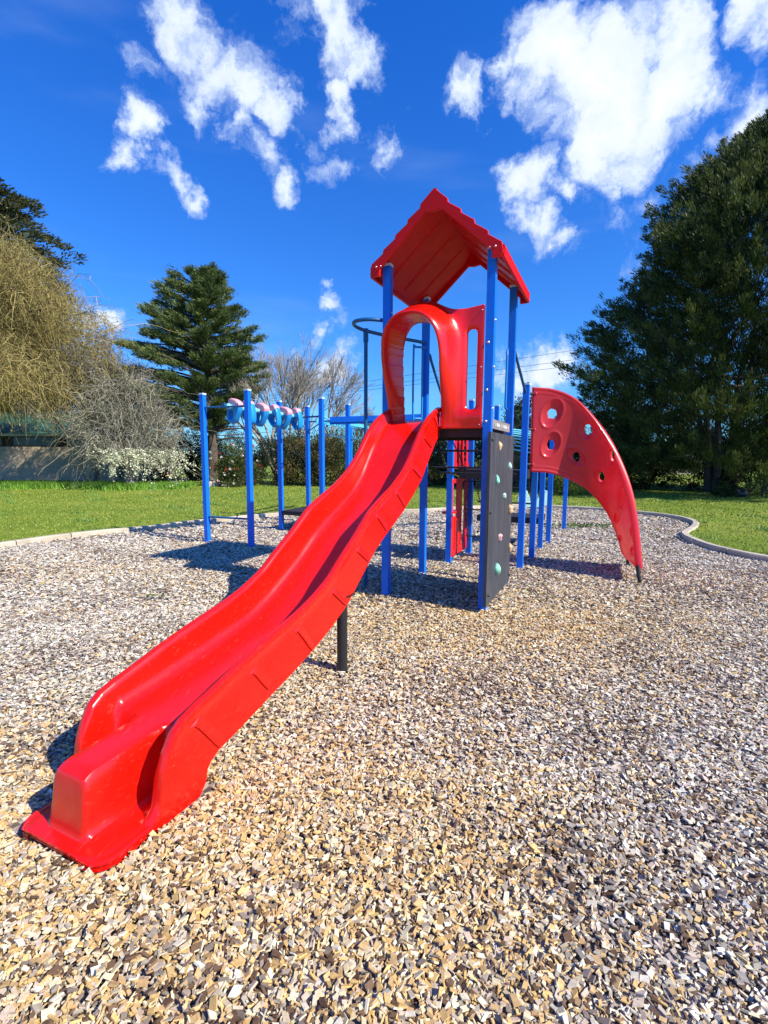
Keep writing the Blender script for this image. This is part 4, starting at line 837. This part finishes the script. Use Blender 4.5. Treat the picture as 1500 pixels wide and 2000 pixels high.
# golden weeping willow
def willow(x, y, H, rad, seed, name, label, cols, nst=8500, hang=2.4, w0=.011, flowers=None, low=.6, zlo=.22, leafn=0, curl=.10):
    r = np.random.default_rng(seed); t = empty(name, (x, y, .05)); tag(t, label, 'tree')
    a = r.uniform(0, 2*np.pi, nst); f = r.uniform(zlo, 1, nst); z = f*H; Rr = rad*np.sqrt(np.clip(1-((f-.45)/.58)**2, .02, 1))*(1+.22*np.sin(a*4+z*1.1)+.14*np.sin(a*9+z*2.3)+.10*np.sin(z*3.1)); q = r.uniform(.1, 1, nst)**.5
    S = np.stack([np.cos(a)*Rr*q, np.sin(a)*Rr*q, z], 1); k = 7; tt_ = np.linspace(0, 1, k)[None, :, None]
    Lh = hang*r.uniform(.35, 1.1, (nst, 1)); out_ = np.stack([np.cos(a), np.sin(a), np.zeros(nst)], 1); rnd = r.normal(0, .75, (nst, 3))
    P = S[:, None]+(out_[:, None]*.55+rnd[:, None])*tt_*Lh[:, None]*.6; P[..., 2] += (.22*np.sin(tt_[..., 0]*np.pi)*Lh-tt_[..., 0]**1.6*Lh*.95*low)
    P += np.cumsum(r.normal(0, curl, P.shape), axis=1)*.9; P[..., 2] = np.maximum(P[..., 2], .15)
    g = r.uniform(0, 1, (nst, 1)); ci = cols[0]*(1-g)+cols[1]*g; ci = ci*r.uniform(.7, 1.15, (nst, 1))
    v = ribbons(P, w0*r.uniform(.7, 1.4, nst), ci, r); npmesh('crown', *v[:2], TWIG, t, col=v[2])
    if leafn:
        i = r.integers(0, nst, leafn); j = r.integers(1, k, leafn); C = P[i, j]+r.normal(0, .04, (leafn, 3)); v = leafquads(C, r.normal(0, 1, (leafn, 3)), np.full(leafn, .10), np.full(leafn, .03), ci[i]*A3([1.05, 1.1, .9]), r)
        npmesh('leaves', *v[:2], FOL, t, col=v[2])
    if flowers:
        nf_, fx, fz = flowers; i = r.integers(0, nst, nf_*6); j = r.integers(2, k, nf_*6); C = P[i, j]; sel = (C[:, 0] > fx) & (C[:, 2] < fz); C = C[sel][:nf_]; n = len(C)
        v = leafquads(C+r.normal(0, .05, (n, 3)), r.normal(0, 1, (n, 3)), np.full(n, .075), np.full(n, .06), np.tile(A3([.78, .78, .55]), (n, 1))*r.uniform(.7, 1.1, (n, 1)), r); npmesh('blossom', *v[:2], FOL, t, col=v[2])
    lim = []
    for i in range(7):
        an = 2*math.pi*i/7+.3; c, s = math.cos(an), math.sin(an); lim.append(([(c*.12, s*.12, -.1), (c*rad*.1, s*rad*.1, H*.22), (c*rad*.4, s*rad*.4, H*.5), (c*rad*.7, s*rad*.7, H*.78)], .04*H/4+.03, .02))
        lim.append(([(c*rad*.1, s*rad*.1, H*.2), (c*rad*.5, -s*rad*.5, H*.4), (c*rad*.9, -s*rad*.9, H*.5)], .06, .012))
    stemobj('trunk', lim, BARKG if flowers else BARK, t)
GOLD = (A3([.18, .145, .05]), A3([.42, .33, .13]))
willow(px2x(-95, 20), 20.2, 10.0, 5.5, 41, 'willow_tree', 'golden brown weeping willow at the far left in front of the brick building', GOLD, nst=22000, hang=1.6, low=.5, leafn=60000, curl=.13, zlo=.36)
willow(px2x(245, 21), 21.3, 4.5, 1.9, 43, 'blossom_tree', 'grey twiggy shrub with cream blossom hanging low onto the grass', (A3([.20, .18, .13]), A3([.38, .36, .27])), nst=1700, hang=1.5, flowers=(6000, -.3, 1.7), low=.12, curl=.09)

# bare deciduous trees
def bare(x, y, H, seed, label, spread=.5, group=None, depth=7, r0=.17):
    r = random.Random(seed); t = empty('bare_tree', (x, y, .05)); tag(t, label, 'tree', group); segs = []
    def grow(p, d, L, rad, k):
        q = p+d*L; segs.append((p, q, rad, rad*.72))
        if k == 0: return
        for i in range(3 if k > 1 else 3):
            ax = Vector((r.uniform(-1, 1), r.uniform(-1, 1), r.uniform(-.3, .3))).normalized(); nd_ = (Matrix.Rotation(r.uniform(.15, spread), 3, ax) @ d); nd_.z += .10; nd_.normalize()
            grow(q if i else p.lerp(q, .75), nd_, L*r.uniform(.62, .88), rad*(.68 if i == 0 else .55), k-1)
    base = Vector((0, 0, -.1))
    for s in range(3):
        d = Vector((r.uniform(-.35, .35), r.uniform(-.3, .3), 1)).normalized(); grow(base, d, H*.22, r0*r.uniform(.7, 1), depth)
    V, Fc, o = [], [], 0; n = len(segs)
    P0 = A3([s[0] for s in segs]); P1 = A3([s[1] for s in segs]); ra_ = A3([s[2] for s in segs]); rb = A3([s[3] for s in segs]); ra_ = np.maximum(ra_, .008); rb = np.maximum(rb, .006)
    T = P1-P0; T /= np.linalg.norm(T, axis=1, keepdims=True); S = np.cross(T, A3([.3, .9, .1])); S /= np.linalg.norm(S, axis=1, keepdims=True); S2 = np.cross(T, S); vs = []
    for P, rr_ in ((P0, ra_), (P1, rb)):
        for kq in range(5): an = 2*math.pi*kq/5; vs.append(P+(S*math.cos(an)+S2*math.sin(an))*rr_[:, None])
    V = np.stack(vs, 1).reshape(-1, 3); b = np.arange(n)[:, None, None]*10; kq = np.arange(5)[None, :]; Fq = np.stack([b[:, :, 0]+kq, b[:, :, 0]+(kq+1) % 5, b[:, :, 0]+5+(kq+1) % 5, b[:, :, 0]+5+kq], -1).reshape(-1, 4)
    rr2 = np.random.default_rng(seed); col = np.tile(A3([.34, .30, .26]), (len(V), 1))*np.repeat(rr2.uniform(.75, 1.2, (n, 1)), 10, 0)
    npmesh('branches', V, Fq, TWIG, t, col=col, smooth=True)
bare(px2x(545, 27), 27, 9.6, 51, 'bare grey leafless tree standing behind the overhead track', .58, depth=6)
bare(px2x(610, 29), 29, 9.6, 57, 'bare leafless tree standing between the overhead track and the fire pole', .54, depth=6)
bare(px2x(708, 38), 38, 6.2, 53, 'small bare tree far behind the ring ladder', .5, depth=6)
bare(px2x(185, 27), 27, 9.2, 54, 'thin bare tree behind the edge of the golden willow', .5, depth=6, r0=.1)

bare(px2x(165, 22.5), 22.5, 7.6, 55, 'twiggy olive grey tree between the golden willow and the blossom shrub', .62, depth=7, r0=.09)
bare(px2x(262, 22.5), 22.5, 5.2, 58, 'low spreading grey tree rising out of the blossom shrub', .75, depth=7, r0=.07)
# bushes and hedges
def bush(x, y, rx, ry, h, seed, label, c1, c2, name='bush', n=150, per=70, ln=.10, wd=.05, cat='bush', group=None, flowers=None, flat_top=False, sz=.34):
    r = np.random.default_rng(seed); t = empty(name, (x, y, .05)); tag(t, label, cat, group)
    a = r.uniform(0, 2*np.pi, n); el = np.arcsin(r.uniform(0, 1, n)); q = r.uniform(.35, 1, n)**.4
    if flat_top: X_ = r.uniform(-1, 1, n); Y_ = r.uniform(-1, 1, n); Z_ = r.uniform(0.04, 1, n); C = np.stack([X_*rx, Y_*ry, Z_*h*.93], 1); D = np.stack([X_*0, Y_-.4, Z_], 1)
    else:
        lob = 1+.14*np.sin(a*3+seed)+.1*np.sin(el*6+a*2+seed); C = np.stack([np.cos(a)*np.cos(el)**.7*rx*q*lob, np.sin(a)*np.cos(el)**.7*ry*q*lob, (np.sin(el)*.97*q*lob+.02)*h], 1); D = np.stack([np.cos(a)*np.cos(el), np.sin(a)*np.cos(el), np.sin(el)], 1)
    L = [clumpcloud(C, r.uniform(.7, 1.2, n)*sz, per, ln, wd, c1, c2, r, D*.7, flat=.85, up=.2)]
    v = L[0]; npmesh('foliage', v[0], v[1], FOL, t, col=v[2])
    if flowers:
        for fc, nf_ in flowers:
            k = r.integers(0, n, nf_); Dn = D[k]/(np.linalg.norm(D[k], axis=1, keepdims=True)+1e-9); cc = C[k]+Dn*sz*.8+r.normal(0, .1, (nf_, 3)); v = clumpcloud(cc, .06, 8, .09, .07, A3(fc), A3(fc)*.9, r); npmesh('flowers', v[0], v[1], FOL, t, col=v[2])
    lim = []
    for i in range(6): an = i*1.05; lim.append(([(0, 0, -.05), (math.cos(an)*rx*.25, math.sin(an)*ry*.25, h*.35), (math.cos(an)*rx*.6, math.sin(an)*ry*.6, h*.7)], .035, .01))
    stemobj('stem', lim, BARK, t); return t
DG = (A3([.012, .022, .010]), A3([.045, .065, .020])); OG = (A3([.035, .055, .014]), A3([.15, .105, .035])); MG = (A3([.03, .055, .014]), A3([.11, .13, .03])); YG = (A3([.10, .15, .02]), A3([.28, .33, .05]))
for i, (px, d, rx, ry, h, pal_, lab) in enumerate([
    (318, 28, 2.4, 1.8, 3.4, DG, 'dark bush in the shade between blossom shrub and cedar trunk'),
    (372, 29, 2.4, 1.6, 3.2, DG, 'very dark bush just left of the cedar trunk'),
    (440, 29, 2.3, 1.6, 3.0, MG, 'olive green bush right behind the cedar trunk'),
    (548, 24.6, 1.7, 1.5, 2.35, DG, 'dark bush between the camellia and the copper tinted bushes'),
    (603, 24.2, 1.9, 1.5, 2.75, OG, 'copper tinted round bush behind the third overhead track post'),
    (668, 24.0, 1.9, 1.5, 2.65, OG, 'copper tinted bush behind the ring ladder'),
    (735, 24.0, 2.0, 1.5, 2.75, MG, 'green bush behind the upper slide'),
    (800, 24.2, 1.9, 1.5, 2.7, OG, 'olive brown bush seen under the slide near the tower'),
    (862, 24.4, 1.9, 1.5, 2.9, DG, 'dark green bush behind the chain steps'),
    (925, 24.6, 1.8, 1.5, 2.7, DG, 'dark bush behind the red window panel')]):
    bush(px2x(px, d), d, rx, ry, h, 60+i, lab, *pal_, group='bushes along the back of the lawn', n=170)
bush(px2x(468, 22.9), 22.9, 1.05, .9, 1.75, 80, 'camellia bush with red and white flowers beside the cedar trunk', *MG, name='camellia_bush', n=90, flowers=[((.55, .02, .015), 26), ((.8, .72, .62), 34)])
bush(px2x(1018, 22), 22, .75, 1.0, 2.1, 81, 'dry tan clipped hedge seen between climbing wall and panel post', A3([.20, .155, .08]), A3([.36, .29, .16]), name='hedge', cat='hedge', flat_top=True, n=90, per=90, sz=.22)
bush(px2x(1100, 19), 18.6, .75, .6, .85, 82, 'small yellow green shrub under the arched red panel', *YG, n=60, sz=.22, ln=.07, wd=.04)
for i, (px, rx, h, lab) in enumerate([(1085, 1.9, 2.3, 'dark clipped hedge block left of the arched red panel'), (1180, 1.9, 2.25, 'dark clipped hedge block seen behind the arched red panel'), (1262, 1.6, 2.2, 'dark clipped hedge block just left of the big cypress trunk'), (1395, 1.5, 2.4, 'dark clipped hedge block right behind the big cypress trunk')]):
    bush(px2x(px, 22.2), 22.2, rx, 1.0, h, 90+i, lab, *DG, name='hedge', cat='hedge', flat_top=True, n=150, per=80, sz=.30, group='dark hedge beside the big cypress')
bush(px2x(1445, 21), 20.4, 1.7, 1.2, 2.5, 95, 'dark bush with a few bright leaves right of the cypress trunk', *DG, n=140)
bush(px2x(1488, 18.5), 18.4, .5, .5, 1.5, 96, 'bright yellow green sapling at the right edge in front of the dark bush', *YG, n=22, sz=.22, per=40)
bush(px2x(1408, 18.2), 18.0, .4, .4, .5, 97, 'low leafy weed clump at the foot of the big cypress', *MG, n=30, sz=.13, ln=.07)
# distant trees closing the view
lt = ['far rounded tree on the skyline behind the left platform posts', 'far tree on the skyline left of the slide', 'far tree on the skyline behind the slide', 'far tree on the skyline under the slide hood', 'far tree on the skyline behind the tower posts', 'far tree on the skyline beside the grey edge board', 'far dark tree seen between climbing wall and panel post', 'far tree on the skyline above the arched red panel', 'far tree behind the hedge left of the cypress', 'far tree behind the cypress trunk', 'far tree at the right edge behind the cypress']
for i, (px, d, h) in enumerate([(560, 70, 6), (640, 75, 5.5), (760, 80, 5), (850, 80, 6), (935, 70, 6.5), (985, 62, 7), (1014, 48, 7.3), (1090, 60, 6.5), (1200, 55, 6), (1330, 60, 6), (1470, 60, 7)]):
    bush(px2x(px, d), d, 3.4 if i != 6 else 1.4, 3, h, 120+i, lt[i], *(MG if i % 2 else DG), name='distant_tree', cat='tree', group='trees on the skyline', n=110, per=45, ln=.3, wd=.16, sz=.9)
# weeds in the bark
for i, (x, y, lab) in enumerate([(px2x(1150, 10.35), 10.35, 'patch of green weeds growing in the bark near the curved kerb'), (px2x(293, 4.93), 4.93, 'tiny green weed in the bark left of the slide')]):
    r = np.random.default_rng(200+i); n = [160, 10][i]; s = [.42, .04][i]; C = np.stack([r.normal(0, s, n), r.normal(0, s*.35, n), r.uniform(.02, .06, n)], 1)
    v = leafquads(C, r.normal(0, 1, (n, 3))+A3([0, 0, .6]), np.full(n, [.09, .04][i]), np.full(n, .035), np.tile(A3([.09, .15, .03]), (n, 1))*r.uniform(.7, 1.4, (n, 1)), r)
    o = npmesh('weed', v[0], v[1], FOL, col=v[2]); o.location = (x, y, .01); tag(o, lab, 'weed')
# stones at the cedar's foot; the last is a stand-in for an unidentified dark object
SM = mat('stone', (.42, .38, .33), .85, noise=.4, nscale=5, bump=.5, bscale=20)
for i, (px, py, s, lab) in enumerate([(338, 951, .20, 'pale stone left of the cedar on the lawn edge'), (352, 953, .14, 'small pale stone beside the first one left of the cedar'), (407, 956, .22, 'pale rock at the left foot of the cedar trunk'), (424, 955, .26, 'largest pale rock at the foot of the cedar trunk'), (438, 956, .16, 'small pale rock right of the cedar trunk'), (1436, 972, .42, 'black rounded unidentified object in the shade right of the cypress')]):
    y = {0: 23, 1: 22.6, 2: 22.4, 3: 22.6, 4: 22.4, 5: 18.4}[i]; r = random.Random(i); bm = bmesh.new(); bmesh.ops.create_icosphere(bm, subdivisions=3, radius=s)
    for q in bm.verts: q.co *= 1+.15*math.sin(q.co.x*9/s*.3+i)+.12*math.cos(q.co.y*8/s*.3+i*2); q.co.z = max(q.co.z*.7, -s*.3)
    o = bmobj('rock', bm, SM if i < 5 else BLACK, smooth=True, angle=50); o.location = (px2x(px, y), y, .06+s*.25); tag(o, lab, 'rock', 'rocks on the lawn edge')

# ------------------------------------------------------------------ brick building far left
def brickmat():
    m = bpy.data.materials.new('tan_brick'); m.use_nodes = True; t = m.node_tree; b = t.nodes['Principled BSDF']; b.inputs['Roughness'].default_value = .9
    g = t.nodes.new('ShaderNodeTexCoord'); mp = t.nodes.new('ShaderNodeMapping'); mp.inputs['Rotation'].default_value = (R(90), 0, 0); br = t.nodes.new('ShaderNodeTexBrick'); br.inputs['Scale'].default_value = 1
    br.inputs['Brick Width'].default_value = .24; br.inputs['Row Height'].default_value = .086; br.inputs['Mortar Size'].default_value = .006; br.inputs['Color1'].default_value = (.66, .52, .38, 1); br.inputs['Color2'].default_value = (.54, .41, .29, 1); br.inputs['Mortar'].default_value = (.55, .5, .42, 1)
    t.links.new(g.outputs['Object'], mp.inputs[0]); t.links.new(mp.outputs[0], br.inputs[0]); t.links.new(br.outputs['Color'], b.inputs['Base Color']); return m
BK = brickmat(); house = empty('brick_building', (-21, 27, .05)); tag(house, 'low tan brick building with a dark eave band behind the golden willow', 'building')
def wbox(name, x0, x1, y0, y1, z0, z1, m, par, bev=0):
    bm = bmesh.new(); bmesh.ops.create_cube(bm, size=1)
    for q in bm.verts: q.co = Vector((x0+(q.co.x+.5)*(x1-x0), y0+(q.co.y+.5)*(y1-y0), z0+(q.co.z+.5)*(z1-z0)))
    return bmobj(name, bm, m, par, bevel=bev)
wbox('wall', -12, 6.3, 0, 7, -.1, 1.85, BK, house); wbox('fascia', -12.2, 6.5, -.25, 7.2, 2.42, 2.56, mat('white_gutter', (.7, .7, .68), .5), house)
GL = mat('dark_glass', (.02, .03, .03), .08, .6)
for i in range(6):
    fr_ = wbox('window', -11.5+i*3, -9.0+i*3, .05, .10, 1.87, 2.40, mat('brown_frame', (.07, .045, .03), .6), house); wbox('pane', -11.4+i*3, -9.1+i*3, .02, .045, 1.92, 2.36, GL, fr_)
wbox('upper_wall', -12, 6.3, .12, 7, 1.852, 2.418, mat('brown_board', (.09, .055, .035), .7, noise=.4), house)
bm = bmesh.new(); P = [(-12.3, -.35, 2.565), (6.6, -.35, 2.565), (6.6, 7.4, 2.565), (-12.3, 7.4, 2.565), (-10, 3.5, 4.0), (4, 3.5, 4.0)]; vv = [bm.verts.new(p) for p in P]
for f in ((0, 1, 5, 4), (1, 2, 5), (2, 3, 4, 5), (3, 0, 4), (0, 3, 2, 1)): bm.faces.new([vv[i] for i in f])
bmobj('roof', bm, mat('green_roof', (.05, .16, .12), .6, noise=.3), house)
# pale fence added to stand in for the bright background glimpsed under the cypress
pf = empty('bright_backdrop', (px2x(1325, 42), 42, .05)); tag(pf, 'pale board fence added for the bright background glimpsed under the cypress branches', 'backdrop'); FM = mat('pale_backdrop_boards', (.42, .36, .28), .8, noise=.3)
for i in range(24): wbox('board', -4+i*.34, -3.68+i*.34, 0, .025, .05, 1.7+.02*(i % 3), FM, pf)
for i in range(4): wbox('post', -4+i*2.6, -3.9+i*2.6, .03, .13, 0, 1.75, FM, pf)
# overhead wires
WM = mat('wire', (.03, .03, .035), .6)
for i, (z0, z1, zz, lab) in enumerate([(9.66, 14.56, 20, 'topmost overhead power line crossing the sky'), (9.18, 13.43, 20, 'middle overhead power line crossing the sky'), (8.87, 12.72, 20, 'lowest overhead power line crossing the sky')]):
    sl_ = (z1-z0)/32.2; pts = [(x, 60, z0+sl_*(x+8.73)-.25*math.sin(math.pi*(x+70)/150)) for x in range(-70, 81, 10)]
    bm = bmesh.new(); tube(bm, pts, .022, 5); o = bmobj('power_line', bm, WM, smooth=True); tag(o, lab, 'power line', 'overhead power lines')
# mint spring rider beyond the low deck
sp = empty('spring_rider', (3.78, 12.3, 0)); tag(sp, 'mint green spring rider with black spring standing beyond the low deck', 'spring rider')
MINT = mat('mint_plastic', (.42, .68, .60), .4, noise=.08)
MX = Matrix.Translation((0, 0, 0)) @ Matrix(((1, 0, 0, 0), (0, 0, -1, 0), (0, 1, 0, 0), (0, 0, 0, 1)))
plate('body', cr2([(-.34, .30), (-.36, .45), (-.30, .62), (-.20, .66), (-.14, .52), (0, .44), (.16, .46), (.24, .60), (.34, .66), (.42, .56), (.38, .40), (.25, .28), (0, .24), (-.2, .25), (-.34, .30)], 4)[:-1], [], .05, .012, MINT, sp, MX @ Matrix.Translation((0, 0, .12)))
plate('body', cr2([(-.34, .30), (-.36, .45), (-.30, .62), (-.20, .66), (-.14, .52), (0, .44), (.16, .46), (.24, .60), (.34, .66), (.42, .56), (.38, .40), (.25, .28), (0, .24), (-.2, .25), (-.34, .30)], 4)[:-1], [], .05, .012, MINT, sp, MX @ Matrix.Translation((0, 0, -.12)))
wbox('seat', -.12, .16, -.11, .11, .42, .46, MINT, sp, .01)
bm = bmesh.new(); tube(bm, [(.09*math.cos(t*6.28*5), .09*math.sin(t*6.28*5), .02+.28*t) for t in np.linspace(0, 1, 100)], .014, 6); bmobj('spring', bm, BLACK, sp, smooth=True)
bm = bmesh.new(); tube(bm, [(.2, -.22, .58), (.2, .22, .58)], .014, 8); bmobj('handle', bm, BLACK, sp, smooth=True)
